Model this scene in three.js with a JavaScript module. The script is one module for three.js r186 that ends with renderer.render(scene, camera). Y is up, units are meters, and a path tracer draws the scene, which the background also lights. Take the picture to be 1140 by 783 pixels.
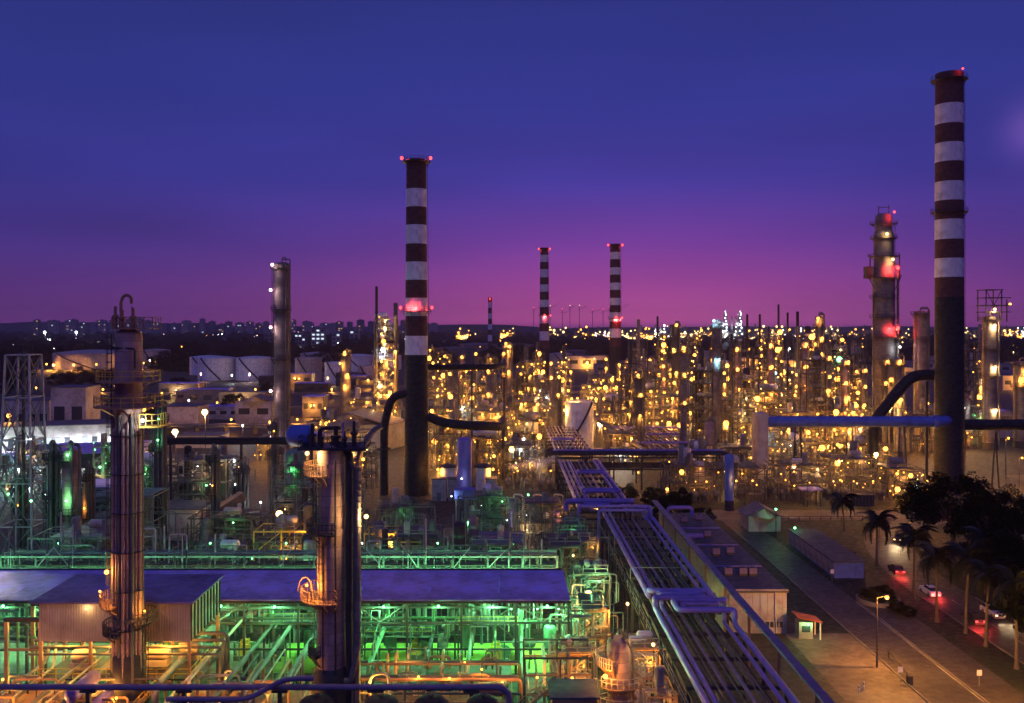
import * as THREE from 'three';

// ---------------------------------------------------------------- camera, sky, light
const EYE = 45;                                     // metres above the yard
const scene = new THREE.Scene();
const camera = new THREE.PerspectiveCamera(2 * Math.atan(0.3915) * 180 / Math.PI, 1140 / 783, 1, 14000);
camera.position.set(0, EYE, 0);
camera.lookAt(0, EYE, -100);
camera.setViewOffset(1140, 783, 10, 29.5, 1140, 783);   // rising-front lens: verticals stay parallel
const renderer = new THREE.WebGLRenderer();
renderer.toneMapping = THREE.LinearToneMapping;
renderer.toneMappingExposure = 1;
renderer.shadowMap.enabled = true;

function rng(seed) { let s = seed | 0; return () => { s = (s + 0x6d2b79f5) | 0; let t = Math.imul(s ^ (s >>> 15), 1 | s); t = (t + Math.imul(t ^ (t >>> 7), 61 | t)) ^ t; return ((t ^ (t >>> 14)) >>> 0) / 4294967296; }; }
const hash2 = (x, y, s) => { let h = Math.imul(x, 374761393) + Math.imul(y, 668265263) + Math.imul(s, 1442695041) | 0; h = Math.imul(h ^ (h >>> 13), 1274126177); return ((h ^ (h >>> 16)) >>> 0) / 4294967296; };
function vnoise(x, y, px, py, s) {                   // tiling value noise
  const ix = Math.floor(x), iy = Math.floor(y), fx = x - ix, fy = y - iy, sx = fx * fx * (3 - 2 * fx), sy = fy * fy * (3 - 2 * fy);
  const w = (a, p) => ((a % p) + p) % p, h = (a, b) => hash2(w(a, px), w(b, py), s);
  return (h(ix, iy) * (1 - sx) + h(ix + 1, iy) * sx) * (1 - sy) + (h(ix, iy + 1) * (1 - sx) + h(ix + 1, iy + 1) * sx) * sy;
}
const lin = (c) => (c <= 0.04045 ? c / 12.92 : ((c + 0.055) / 1.055) ** 2.4);
const s2l = (r, g, b) => [lin(r / 255), lin(g / 255), lin(b / 255)];

{ // dusk sky: blue overhead, magenta afterglow low in the direction of view
  const W = 1024, H = 512, data = new Float32Array(W * H * 4);
  const side = [[-2, 88, 46, 108], [0.5, 86, 47, 110], [2.5, 78, 48, 120], [5, 64, 50, 130], [9, 52, 52, 136], [14, 48, 54, 136], [20, 44, 51, 126], [35, 42, 49, 122], [90, 40, 47, 118]];
  const glow = [[-2, 192, 84, 150], [0.5, 188, 82, 150], [2.5, 160, 71, 151], [5, 118, 61, 152], [9, 68, 57, 150], [14, 51, 55, 142], [20, 46, 52, 130], [35, 42, 49, 122], [90, 40, 47, 118]];
  const at = (t, e) => { let k = 0; while (k < t.length - 2 && e > t[k + 1][0]) k++; const f = Math.min(1, Math.max(0, (e - t[k][0]) / (t[k + 1][0] - t[k][0]))); return [1, 2, 3].map((c) => t[k][c] + (t[k + 1][c] - t[k][c]) * f); };
  for (let r = 0; r < H; r++) for (let c = 0; c < W; c++) {
    const e = ((r + 0.5) / H - 0.5) * 180, a = ((c + 0.5) / W - 0.5) * 360 + 90;   // a: degrees right of -z
    let d = Math.abs(((a - 8) % 360 + 540) % 360 - 180);
    const g = 0.06 + 0.94 * Math.exp(-((d / 21) ** 2));
    const n = (vnoise(c / 64, r / 10, 16, 999, 3) - 0.5) * 0.6 + (vnoise(c / 24, r / 4, 43, 999, 4) - 0.5) * 0.4;
    const s = at(side, e), w = at(glow, e), band = Math.exp(-(((e - 7) / 7) ** 2));
    const m = 1 + n * 0.2 * band + (vnoise(c / 30, r / 7, 34, 999, 9) - 0.5) * 0.05, moon = Math.exp(-((((a + 540) % 360 - 180 - 30.4) / 1.3) ** 2) - ((e - 10.6) / 1.5) ** 2), rgb = [0, 1, 2].map((k) => (s[k] + (w[k] - s[k]) * g) * m + moon * [46, 22, 26][k]), l = s2l(...rgb);
    data.set([l[0], l[1], l[2], 1], (r * W + c) * 4);
  }
  const t = new THREE.DataTexture(data, W, H, THREE.RGBAFormat, THREE.FloatType);
  t.mapping = THREE.EquirectangularReflectionMapping; t.magFilter = THREE.LinearFilter; t.needsUpdate = true;
  scene.background = t; scene.environment = t;
}
// what is left of the daylight: broad, weak and blue, from high behind the camera
const dusk = new THREE.DirectionalLight(new THREE.Color(0.4, 0.34, 1.0), 0.48);
dusk.name = 'dusk_light'; dusk.position.set(-120, 420, 160); dusk.target.position.set(0, 0, -250); dusk.castShadow = true; dusk.shadow.radius = 80;
Object.assign(dusk.shadow.camera, { left: -500, right: 500, top: 500, bottom: -500, far: 1500 });
scene.add(dusk, dusk.target);
scene.fog = new THREE.FogExp2(new THREE.Color(0.9, 0.78, 1), 0.00007);

// ---------------------------------------------------------------- geometry helpers
const TAU = Math.PI * 2, V = (x, y, z) => new THREE.Vector3(x, y, z);
class B {
  constructor() { this.p = []; this.n = []; this.u = []; this.i = []; }
  vert(p, n, u, v) { this.p.push(p.x, p.y, p.z); this.n.push(n.x, n.y, n.z); this.u.push(u, v); return this.p.length / 3 - 1; }
  quad(a, b, c, d, n, w, h) { const k = this.vert(a, n, 0, 0); this.vert(b, n, w, 0); this.vert(c, n, w, h); this.vert(d, n, 0, h); this.i.push(k, k + 1, k + 2, k, k + 2, k + 3); }
  oriented(c, ax, ay, az) {   // box from half axes
    const P = (i, j, k) => c.clone().addScaledVector(ax, i).addScaledVector(ay, j).addScaledVector(az, k);
    const X = ax.length() * 2, Y = ay.length() * 2, Z = az.length() * 2, nx = ax.clone().normalize(), ny = ay.clone().normalize(), nz = az.clone().normalize(), m = (v) => v.clone().negate();
    this.quad(P(-1, -1, 1), P(1, -1, 1), P(1, 1, 1), P(-1, 1, 1), nz, X, Y); this.quad(P(1, -1, -1), P(-1, -1, -1), P(-1, 1, -1), P(1, 1, -1), m(nz), X, Y);
    this.quad(P(1, -1, 1), P(1, -1, -1), P(1, 1, -1), P(1, 1, 1), nx, Z, Y); this.quad(P(-1, -1, -1), P(-1, -1, 1), P(-1, 1, 1), P(-1, 1, -1), m(nx), Z, Y);
    this.quad(P(-1, 1, 1), P(1, 1, 1), P(1, 1, -1), P(-1, 1, -1), ny, X, Z); this.quad(P(-1, -1, -1), P(1, -1, -1), P(1, -1, 1), P(-1, -1, 1), m(ny), X, Z);
    return this;
  }
  box(x, y, z, sx, sy, sz, ry = 0) { const c = Math.cos(ry), s = Math.sin(ry); return this.oriented(V(x, y, z), V(c * sx / 2, 0, -s * sx / 2), V(0, sy / 2, 0), V(s * sz / 2, 0, c * sz / 2)); }
  range(x0, x1, y0, y1, z0, z1) { return this.box((x0 + x1) / 2, (y0 + y1) / 2, (z0 + z1) / 2, Math.abs(x1 - x0), Math.abs(y1 - y0), Math.abs(z1 - z0)); }
  bar(a, b, w, h = w) {
    a = a.isVector3 ? a : V(...a); b = b.isVector3 ? b : V(...b);
    const d = b.clone().sub(a), l = d.length() / 2, f = d.normalize(), up = Math.abs(f.y) > 0.95 ? V(1, 0, 0) : V(0, 1, 0), s = f.clone().cross(up).normalize(), t = s.clone().cross(f).normalize();
    return this.oriented(a.clone().add(b).multiplyScalar(0.5), s.multiplyScalar(w / 2), t.multiplyScalar(h / 2), f.clone().multiplyScalar(l).negate());
  }
  sweep(pts, r, seg = 8, caps = true) {
    pts = pts.map((p) => (p.isVector3 ? p : V(...p)));
    let nrm = null, rows = [], len = 0;
    for (let k = 0; k < pts.length; k++) {
      const t = pts[Math.min(k + 1, pts.length - 1)].clone().sub(pts[Math.max(k - 1, 0)]).normalize();
      if (!nrm) nrm = (Math.abs(t.y) > 0.9 ? V(1, 0, 0) : V(0, 1, 0));
      nrm = nrm.clone().addScaledVector(t, -nrm.dot(t)).normalize();
      const bi = t.clone().cross(nrm), row = []; if (k) len += pts[k].distanceTo(pts[k - 1]);
      const rr = typeof r === 'function' ? r(k / (pts.length - 1)) : r;
      for (let j = 0; j <= seg; j++) { const a = j / seg * TAU, n = nrm.clone().multiplyScalar(Math.cos(a)).addScaledVector(bi, Math.sin(a)); row.push(this.vert(pts[k].clone().addScaledVector(n, rr), n, a * rr, len)); }
      rows.push(row);
      if (caps && (k === 0 || k === pts.length - 1)) {
        const n = k ? t.clone() : t.clone().negate(), c = this.vert(pts[k], n, 0, 0), e = [];
        for (let j = 0; j <= seg; j++) { const a = j / seg * TAU; e.push(this.vert(pts[k].clone().addScaledVector(nrm, Math.cos(a) * rr).addScaledVector(bi, Math.sin(a) * rr), n, 0, 0)); }
        for (let j = 0; j < seg; j++) k ? this.i.push(c, e[j], e[j + 1]) : this.i.push(c, e[j + 1], e[j]);
      }
    }
    for (let k = 0; k + 1 < rows.length; k++) for (let j = 0; j < seg; j++) this.i.push(rows[k][j], rows[k + 1][j + 1], rows[k + 1][j], rows[k][j], rows[k][j + 1], rows[k + 1][j + 1]);
    return this;
  }
  pipe(pts, r, seg = 8, bend = r * 3) { return this.sweep(rounded(pts, bend), r, seg); }
  lathe(x, y, z, prof, seg = 24, a0 = 0, a1 = TAU) {   // prof [[r,y]...] going up the outside
    let len = 0;
    for (let k = 0; k + 1 < prof.length; k++) {
      const [r0, y0] = prof[k], [r1, y1] = prof[k + 1], dl = Math.hypot(r1 - r0, y1 - y0), own = [(y1 - y0) / dl, -(r1 - r0) / dl];
      const nb = (q) => { if (q < 0 || q + 1 >= prof.length) return own; const l = Math.hypot(prof[q + 1][0] - prof[q][0], prof[q + 1][1] - prof[q][1]), o = [(prof[q + 1][1] - prof[q][1]) / l, -(prof[q + 1][0] - prof[q][0]) / l]; return o[0] * own[0] + o[1] * own[1] > 0.7 ? [o[0] + own[0], o[1] + own[1]] : own; };
      const n0 = nb(k - 1), n1 = nb(k + 1), f = (n) => { const l = Math.hypot(...n); return [n[0] / l, n[1] / l]; }, m0 = f(n0), m1 = f(n1), base = this.p.length / 3;
      for (let j = 0; j <= seg; j++) {
        const a = a0 + (a1 - a0) * j / seg, c = Math.cos(a), s = Math.sin(a), R = Math.max(r0, r1);
        this.vert(V(x + c * r0, y + y0, z + s * r0), V(c * m0[0], m0[1], s * m0[0]), -a * R, len); this.vert(V(x + c * r1, y + y1, z + s * r1), V(c * m1[0], m1[1], s * m1[0]), -a * R, len + dl);
      }
      for (let j = 0; j < seg; j++) { const q = base + j * 2; this.i.push(q, q + 1, q + 3, q, q + 3, q + 2); }
      len += dl;
    }
    return this;
  }
  drum(x, y, z, r, l, axis = 'x', seg = 16) {       // horizontal vessel with dished ends
    const pr = [[0.01, -l / 2 - r * 0.5], [r * 0.5, -l / 2 - r * 0.43], [r * 0.85, -l / 2 - r * 0.22], [r, -l / 2], [r, l / 2], [r * 0.85, l / 2 + r * 0.22], [r * 0.5, l / 2 + r * 0.43], [0.01, l / 2 + r * 0.5]];
    const t = new B().lathe(0, 0, 0, pr, seg); return this.add(t, axis === 'x' ? new THREE.Matrix4().makeRotationZ(-Math.PI / 2) : new THREE.Matrix4().makeRotationX(Math.PI / 2), V(x, y, z));
  }
  add(o, m, off = V(0, 0, 0)) {
    const k = this.p.length / 3, v = V(0, 0, 0), nm = m;
    for (let q = 0; q < o.p.length; q += 3) { v.set(o.p[q], o.p[q + 1], o.p[q + 2]).applyMatrix4(m).add(off); this.p.push(v.x, v.y, v.z); v.set(o.n[q], o.n[q + 1], o.n[q + 2]).transformDirection(nm); this.n.push(v.x, v.y, v.z); }
    for (const q of o.u) this.u.push(q); for (const q of o.i) this.i.push(q + k); return this;
  }
  deck(x, y, z, r0, r1, th, a0 = 0, a1 = TAU, seg = 20) { return this.lathe(x, y, z, [[r0, 0], [r1, 0], [r1, th], [r0, th]].map((q) => q), seg, a0, a1); }
  rail(pts, h = 1.1, w = 0.05, post = 1.6) {          // handrail along a polyline
    for (let k = 0; k + 1 < pts.length; k++) {
      const a = V(...pts[k]), b = V(...pts[k + 1]), l = a.distanceTo(b), n = Math.max(1, Math.round(l / post));
      for (const q of [h, h * 0.52]) this.bar(a.clone().add(V(0, q, 0)), b.clone().add(V(0, q, 0)), w);
      for (let j = 0; j <= n; j++) { if (k && !j) continue; const p = a.clone().lerp(b, j / n); this.bar(p, p.clone().add(V(0, h, 0)), w); }
    }
    return this;
  }
  get geo() {
    const g = new THREE.BufferGeometry(); g.setAttribute('position', new THREE.Float32BufferAttribute(this.p, 3)); g.setAttribute('normal', new THREE.Float32BufferAttribute(this.n, 3)); g.setAttribute('uv', new THREE.Float32BufferAttribute(this.u, 2)); g.setIndex(this.i); return g;
  }
}
function rounded(pts, rad, n = 4) {
  pts = pts.map((p) => (p.isVector3 ? p : V(...p))); const out = [pts[0]];
  for (let k = 1; k + 1 < pts.length; k++) {
    const a = pts[k - 1].clone().sub(pts[k]), b = pts[k + 1].clone().sub(pts[k]), q = Math.min(rad, a.length() * 0.48, b.length() * 0.48), p0 = pts[k].clone().addScaledVector(a.normalize(), q), p1 = pts[k].clone().addScaledVector(b.normalize(), q);
    for (let j = 0; j <= n; j++) { const t = j / n; out.push(p0.clone().multiplyScalar((1 - t) ** 2).addScaledVector(pts[k], 2 * t * (1 - t)).addScaledVector(p1, t * t)); }
  }
  out.push(pts[pts.length - 1]); return out;
}
const arc = (x, y, z, r, a0, a1, n = 14) => Array.from({ length: n + 1 }, (_, k) => { const a = a0 + (a1 - a0) * k / n; return [x + Math.cos(a) * r, y, z + Math.sin(a) * r]; });

// ---------------------------------------------------------------- materials
function tex(w, h, f, srgb = true, rep = 1) {
  const d = new Uint8Array(w * h * 4);
  for (let y = 0; y < h; y++) for (let x = 0; x < w; x++) { const c = f(x / w, y / h); d.set([...c.map((q) => Math.max(0, Math.min(255, q * 255))), 255], (y * w + x) * 4); }
  const t = new THREE.DataTexture(d, w, h); t.wrapS = t.wrapT = THREE.RepeatWrapping; t.magFilter = THREE.LinearFilter; if (srgb) t.colorSpace = THREE.SRGBColorSpace; t.repeat.set(1 / rep, 1 / rep); t.needsUpdate = true; return t;
}
const fbm = (u, v, f, s, g = f) => vnoise(u * f, v * g, f, g, s) * 0.5 + vnoise(u * f * 2, v * g * 2, f * 2, g * 2, s + 1) * 0.28 + vnoise(u * f * 4, v * g * 4, f * 4, g * 4, s + 2) * 0.22;
// stains and rust runs on painted or clad steel (12 m tile)
const weather = tex(256, 256, (u, v) => { const a = fbm(u, v, 8, 11), b = fbm(u, v, 24, 21, 4), k = Math.max(0, b - 0.6) * 1.8, q = 0.82 + a * 0.26; return [q - k * 0.22, q - k * 0.36, q - k * 0.42]; }, true, 12);
const panels = tex(256, 256, (u, v) => { const a = fbm(u, v, 6, 31), seam = Math.min(Math.abs((v * 8) % 1 - 0.5), 1) > 0.47 ? 0.62 : 1, tone = 0.86 + 0.14 * hash2(Math.floor(v * 8), Math.floor(u * 4), 7); const q = (0.72 + a * 0.36) * seam * tone; return [q, q * 0.98, q * 0.96]; }, true, 9);
const speckle = tex(512, 512, (u, v) => { const a = fbm(u, v, 6, 41), b = fbm(u, v, 40, 51), q = 0.55 + a * 0.45 + b * 0.3; return [q, q * 0.97, q * 0.93]; }, true, 30);
const grassTex = tex(512, 512, (u, v) => { const a = fbm(u, v, 7, 61), b = fbm(u, v, 60, 71), q = 0.35 + a * 0.5 + b * 0.5; return [q * 0.95, q, q * 0.6]; }, true, 26);
const rough = tex(256, 256, (u, v) => { const q = 0.45 + fbm(u, v, 12, 81) * 0.6; return [q, q, q]; }, false, 8);
const corr = tex(64, 4, (u) => { const q = 0.5 + 0.5 * Math.sin(u * TAU * 4); return [q, q, q]; }, false, 1.2);
const M = {};
function mat(name, rgb, o = {}) { const m = new THREE.MeshPhysicalMaterial({ name, color: new THREE.Color().setRGB(...rgb), roughness: 1, roughnessMap: rough, map: weather, ...o }); M[name] = m; return m; }
mat('steel', [0.075, 0.07, 0.066]);
mat('dark_steel', [0.035, 0.032, 0.034]);
mat('pale_steel', [0.42, 0.41, 0.42]);
mat('galvanised', [0.19, 0.2, 0.19]);
mat('cladding', [0.22, 0.2, 0.2], { map: panels });
mat('column_cladding', [0.5, 0.34, 0.3], { map: panels });
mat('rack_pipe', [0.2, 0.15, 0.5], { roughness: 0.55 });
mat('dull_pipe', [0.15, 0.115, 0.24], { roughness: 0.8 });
mat('pipe', [0.12, 0.115, 0.105]);
mat('white_paint', [0.74, 0.74, 0.72]);
mat('cream_paint', [0.48, 0.42, 0.34]);
mat('red_band', [0.085, 0.028, 0.026]);
mat('white_band', [0.74, 0.74, 0.76]);
mat('black_shaft', [0.012, 0.011, 0.013]);
mat('blue_paint', [0.1, 0.16, 0.5]);
mat('blue_roof', [0.46, 0.38, 0.95], { roughness: 0.7, map: speckle });
mat('navy_roof', [0.13, 0.11, 0.4], { map: speckle });
mat('grey_wall', [0.3, 0.26, 0.25], { bumpMap: corr, bumpScale: 0.03 });
mat('white_wall', [0.4, 0.39, 0.42], { map: speckle });
mat('dark_roof', [0.07, 0.07, 0.09]);
mat('grey_roof', [0.11, 0.11, 0.14]);
mat('concrete', [0.2, 0.19, 0.18], { map: speckle });
mat('yard', [0.028, 0.026, 0.024], { map: speckle, roughness: 0.9 });
mat('asphalt', [0.055, 0.05, 0.046], { map: speckle, roughness: 0.8 });
mat('paving', [0.12, 0.1, 0.085], { map: speckle, roughness: 0.9 });
mat('land', [0.018, 0.02, 0.016], { map: grassTex, roughness: 1 });
mat('lawn', [0.014, 0.021, 0.008], { map: grassTex, roughness: 1 });
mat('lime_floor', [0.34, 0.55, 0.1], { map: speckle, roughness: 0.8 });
mat('yellow_paint', [0.62, 0.42, 0.06]);
mat('orange_steel', [0.42, 0.24, 0.12]);
mat('green_paint', [0.16, 0.3, 0.18]);
mat('bark', [0.11, 0.09, 0.07]);
mat('glass_dark', [0.03, 0.035, 0.045], { roughness: 0.15, map: null, roughnessMap: null });
mat('line_paint', [0.6, 0.58, 0.52], { map: speckle });
mat('tile_red', [0.28, 0.08, 0.05]);
mat('rubber', [0.02, 0.02, 0.02]);
mat('leaf', [0.018, 0.028, 0.012], { specularIntensity: 0.25, roughness: 1, map: null, roughnessMap: null, transmission: 0.25, side: THREE.DoubleSide });
mat('frond_leaf', [0.012, 0.02, 0.008], { specularIntensity: 0.25, roughness: 1, map: null, roughnessMap: null, transmission: 0.25, side: THREE.DoubleSide });
const glowMat = (name, rgb, k) => { M[name] = new THREE.MeshStandardMaterial({ name, color: 0x111111, emissive: new THREE.Color().setRGB(...rgb), emissiveIntensity: k }); };
const LAMPS = { sodium: [[1, 0.39, 0.055], 6.5], warm: [[1, 0.6, 0.22], 4.5], white: [[0.9, 0.97, 1], 7], green: [[0.2, 1, 0.33], 7], flood: [[1, 0.52, 0.17], 10], red: [[1, 0.05, 0.05], 5], cyan: [[0.35, 0.8, 1], 6], pink: [[1, 0.62, 0.62], 5] };
for (const k in LAMPS) glowMat('lamp_' + k, ...LAMPS[k]);


// ---------------------------------------------------------------- things, parts, lamps, labels
const taken = {}, registry = [];
function numbered(n) { taken[n] = (taken[n] ?? -1) + 1; return taken[n] ? `${n}_${String(taken[n]).padStart(3, '0')}` : n; }
function thing(name, base, category, x, z, { zone = '', group, y = 0 } = {}) {
  const o = new THREE.Group(); o.name = numbered(name); o.position.set(x, y, z); scene.add(o); o.userData = { category, kind: 'thing' };
  registry.push({ o, base, zone, group }); return o;
}
function part(parent, name, b, m, opt = {}) {
  const g = b instanceof B ? b.geo : b, o = new THREE.Mesh(g, typeof m === 'string' ? M[m] : m); o.name = name; o.castShadow = o.receiveShadow = true; parent.add(o);
  if (opt.at) o.position.set(...opt.at); if (opt.stuff) o.userData.kind = 'stuff'; if (opt.label) o.userData.label = opt.label; return o;
}
function structure(name, b, m, stuff) { const o = part(scene, name, b, m); o.userData.kind = stuff ? 'stuff' : 'structure'; return o; }
const bulb = new THREE.IcosahedronGeometry(1, 2), farBulb = new THREE.IcosahedronGeometry(1, 0);
let lampCount = 0; const power = (d) => (d < 135 ? 1 : d < 235 ? 0.5 : d < 275 ? 0.75 : 1.45);
function lamp(parent, x, y, z, kind, cd, r = 0.22, name = 'lamp') {
  const o = new THREE.Mesh(-parent.position.z - z > 225 ? farBulb : bulb, M['lamp_' + kind]); o.name = name; o.position.set(x, y, z); o.scale.setScalar(r); parent.add(o); o.castShadow = true;
  if (cd > 0) { lampCount++; const l = new THREE.PointLight(new THREE.Color().setRGB(...LAMPS[kind][0]), cd * power(-parent.position.z - z)); l.name = name + '_light'; l.position.set(x, y - (r >= 0.25 ? r + 0.12 : 0), z); l.castShadow = true; l.shadow.radius = 8; parent.add(l); }
  return o;
}
const ORD = 'first second third fourth fifth sixth seventh eighth ninth tenth eleventh twelfth thirteenth fourteenth fifteenth sixteenth seventeenth eighteenth nineteenth twentieth'.split(' ');
const ord = (k) => (k < 20 ? ORD[k] : ({ 2: 'twenty', 3: 'thirty', 4: 'forty', 5: 'fifty' })[Math.floor((k + 1) / 10)] + ((k + 1) % 10 ? '-' + ORD[(k + 1) % 10 - 1] : 'th').replace('yth', 'ieth'));
function finishLabels() {
  const sets = new Map();
  for (const r of registry) { const k = r.base + '|' + r.zone; if (!sets.has(k)) sets.set(k, []); sets.get(k).push(r); }
  for (const list of sets.values()) {
    list.sort((a, b) => a.o.position.x / -a.o.position.z - b.o.position.x / -b.o.position.z);
    list.forEach((r, k) => { r.o.userData.label = list.length === 1 ? `${r.base} ${r.zone}`.trim() : `${r.base} ${r.zone}, ${k ? k === list.length - 1 ? 'rightmost' : ord(k) + ' from the left' : 'leftmost'}`.replace(' ,', ','); if (r.group || list.length > 1) r.o.userData.group = r.group || `${r.base} ${r.zone}`.trim(); });
  }
}
// where a point of the photograph at depth d lies
const X = (px, d) => (px - 560) * d / 1000, Y = (py, d) => EYE - (py - 362) * d / 1000, D = (py, y = 0) => (EYE - y) * 1000 / (py - 362);
// ---------------------------------------------------------------- the ground
const sheet = (x0, x1, d0, d1, y) => { const b = new B(); b.quad(V(x0, y, -d0), V(x1, y, -d0), V(x1, y, -d1), V(x0, y, -d1), V(0, 1, 0), Math.abs(x1 - x0), Math.abs(d1 - d0)); return b; };
function strip(pts, w, y, th = 0) {
  const c = new THREE.CatmullRomCurve3(pts.map(([x, d]) => V(x, y, -d))).getSpacedPoints(60), b = new B(); let len = 0;
  const rowv = c.map((p, k) => { const t = c[Math.min(k + 1, 60)].clone().sub(c[Math.max(k - 1, 0)]).normalize(), s = V(-t.z, 0, t.x); if (k) len += p.distanceTo(c[k - 1]); return [b.vert(p.clone().addScaledVector(s, -w / 2), V(0, 1, 0), 0, len), b.vert(p.clone().addScaledVector(s, w / 2), V(0, 1, 0), w, len)]; });
  for (let k = 0; k < 60; k++) b.i.push(rowv[k][0], rowv[k][1], rowv[k + 1][1], rowv[k][0], rowv[k + 1][1], rowv[k + 1][0]);
  return b;
}
structure('land', sheet(-3200, 3200, -200, 4900, -0.02), 'land');
{ const b = new B(), n = 120, row = []; for (let k = 0; k <= n; k++) { const x = -3200 + 6400 * k / n, h = 18 + 46 * fbm(k / n, 0.3, 9, 5) + (x < -1500 ? 16 : 0); row.push([b.vert(V(x, -0.02, -4600), V(0, 0.7, 0.7), x, 0), b.vert(V(x, h, -4760), V(0, 0.9, 0.4), x, 200), b.vert(V(x, -0.02, -4890), V(0, 0.7, -0.7), x, 400)]); } for (let k = 0; k < n; k++) for (let j = 0; j < 2; j++) b.i.push(row[k][j], row[k + 1][j], row[k + 1][j + 1], row[k][j], row[k + 1][j + 1], row[k][j + 1]); structure('hills', b, 'land'); }
structure('ground', sheet(-190, 44, 40, 640, 0), 'yard');
structure('ground', sheet(44, 420, 228, 640, 0), 'yard');
structure('pavement', sheet(41, 50.6, 84, 131, 0.004), 'paving');
structure('lawn', sheet(44, 50.6, 131, 205, 0.004), 'lawn');
structure('lawn', sheet(57.6, 140, 40, 226, 0.004), 'lawn');
structure('road', strip([[54.2, 50], [54.2, 100], [54.1, 150], [53.6, 205], [53.4, 214]], 6.8, 0.012), 'asphalt');
structure('road', strip([[60.6, 50], [60.6, 110], [60.6, 146]], 5.6, 0.008), 'asphalt');
structure('road', strip([[73.5, 40], [73.5, 90], [73.4, 140], [74, 160], [79, 184], [88, 200], [100, 209]], 9, 0.012), 'asphalt');
structure('road', strip([[44, 213], [80, 213], [130, 212.5], [190, 214], [300, 226]], 11, 0.016), 'paving');
structure('road', strip([[150, 262], [220, 268], [420, 300]], 14, 0.012), 'paving');
for (const [x, d0, d1] of [[50.68, 60, 204], [57.7, 60, 146]]) structure('kerb', new B().range(x - 0.12, x + 0.12, 0, 0.14, -d0, -d1), 'concrete');
for (const x of [69.1, 77.9]) structure('kerb', new B().range(x - 0.12, x + 0.12, 0, 0.13, -50, -148), 'concrete');
structure('kerb', new B().range(58, 90, 0, 0.13, -207.2, -207.45), 'concrete');
for (let k = 0; k < 16; k++) structure('road_marking', sheet(73.42, 73.56, 60 + k * 6, 63 + k * 6, 0.018), 'line_paint');
structure('road_marking', sheet(57.3, 57.42, 60, 146, 0.018), 'line_paint');

// ---------------------------------------------------------------- striped chimneys
function chimney(px, d, top, rTop, rBase, ys, label, opt = {}) {
  const x = X(px, d), H = Y(top, d), t = thing('chimney', label, 'chimney', x, -d), R = (y) => rBase + (rTop - rBase) * y / H, seg = opt.seg ?? 40;
  const cuts = ys.map((q) => Y(q, d)); let y1 = H;
  cuts.forEach((y0, k) => { part(t, 'painted_band', new B().lathe(0, 0, 0, k ? [[R(y0), y0], [R(y1), y1]] : [[R(y0), y0], [R(y1), y1], [R(y1) - 0.35, y1], [R(y1) - 0.4, y1 - 3]], seg), k % 2 ? 'white_band' : 'red_band', { label: k % 2 ? 'white painted band' : 'dark red painted band' }); y1 = y0; });
  part(t, 'shaft', new B().lathe(0, 0, 0, [[R(0), 0], [R(y1), y1]], seg), 'black_shaft', { label: 'sooty black lower shaft' });
  for (const q of opt.rings ?? []) {
    const y = Y(q, d), r = R(y), p = part(t, 'platform', new B().deck(0, y, 0, r - 0.05, r + 1.1, 0.12, 0, TAU, 28), 'dark_steel'), b = new B();
    b.rail(arc(0, y + 0.12, 0, r + 1.05, 0, TAU, 20), 1.1, 0.07); for (let k = 0; k < 10; k++) { const a = k / 10 * TAU, c = Math.cos(a), s = Math.sin(a); b.bar(V(c * (r + 0.03), y - 1.2, s * (r + 0.03)), V(c * (r + 1), y, s * (r + 1)), 0.1); }
    part(p, 'handrail', b, 'dark_steel');
  }
  const lad = new B(), la = 0.15; for (const o of [-0.25, 0.25]) lad.bar(V(R(0) * Math.cos(la) + 0.35, 2, R(0) * Math.sin(la) + o), V(R(H) * Math.cos(la) + 0.35, H - 0.5, R(H) * Math.sin(la) + o), 0.07);
  for (let y = 3; y < H - 1; y += 1.2) { const r = R(y) + 0.35; lad.bar(V(r * Math.cos(la), y, R(y) * Math.sin(la) - 0.25), V(r * Math.cos(la), y, R(y) * Math.sin(la) + 0.25), 0.05); }
  for (let y = 6; y < H - 1; y += 3) lad.sweep(arc(R(y) * Math.cos(la) + 0.35, y, R(y) * Math.sin(la), 0.4, -Math.PI / 2, Math.PI / 2, 6), 0.03, 4, false);
  part(t, 'ladder', lad, 'dark_steel');
  for (const [q, ang, r, cd] of opt.red ?? []) { const y = Y(q, d), rr = R(y) + 1.2; lamp(t, Math.cos(ang) * rr, y + 0.6, Math.sin(ang) * rr, 'red', cd, r, 'warning_lamp'); }
  return { t, x, d, R, H };
}
const FR = Math.PI / 2;
const chimA = chimney(463.5, 239, 178, 2.65, 3.3, [211, 231, 251, 272, 292, 312, 332, 352, 374, 395], 'tall striped chimney with a black foot behind the near bare column', { rings: [181, 347], red: [[179, 0.15, 0.5, 60], [179, Math.PI - 0.15, 0.5, 60], [345, 0.05, 0.42, 60], [345, Math.PI - 0.05, 0.42, 60], [343, FR, 0.6, 260], [343, FR + 0.5, 0.35, 100]] });
const chimB = chimney(1057, 246, 82, 3.55, 3.75, [117, 139, 160, 181, 203, 224, 245, 267, 288, 309, 331], 'tallest and nearest striped chimney, rising out of the dark tree', { rings: [90, 237], red: [[84, FR - 0.3, 0.3, 20]] });
const chimC = chimney(685, 577, 272, 3.3, 3.9, [281, 289, 298, 306, 315, 323, 332, 340, 348, 358, 366, 376, 386], 'slim striped far chimney standing right of the pink centre sky', { seg: 24, rings: [274, 355], red: [[274, 0.2, 0.75, 60], [274, Math.PI, 0.75, 60], [355, 0.6, 0.7, 120], [355, FR, 0.9, 240]] });
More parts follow.
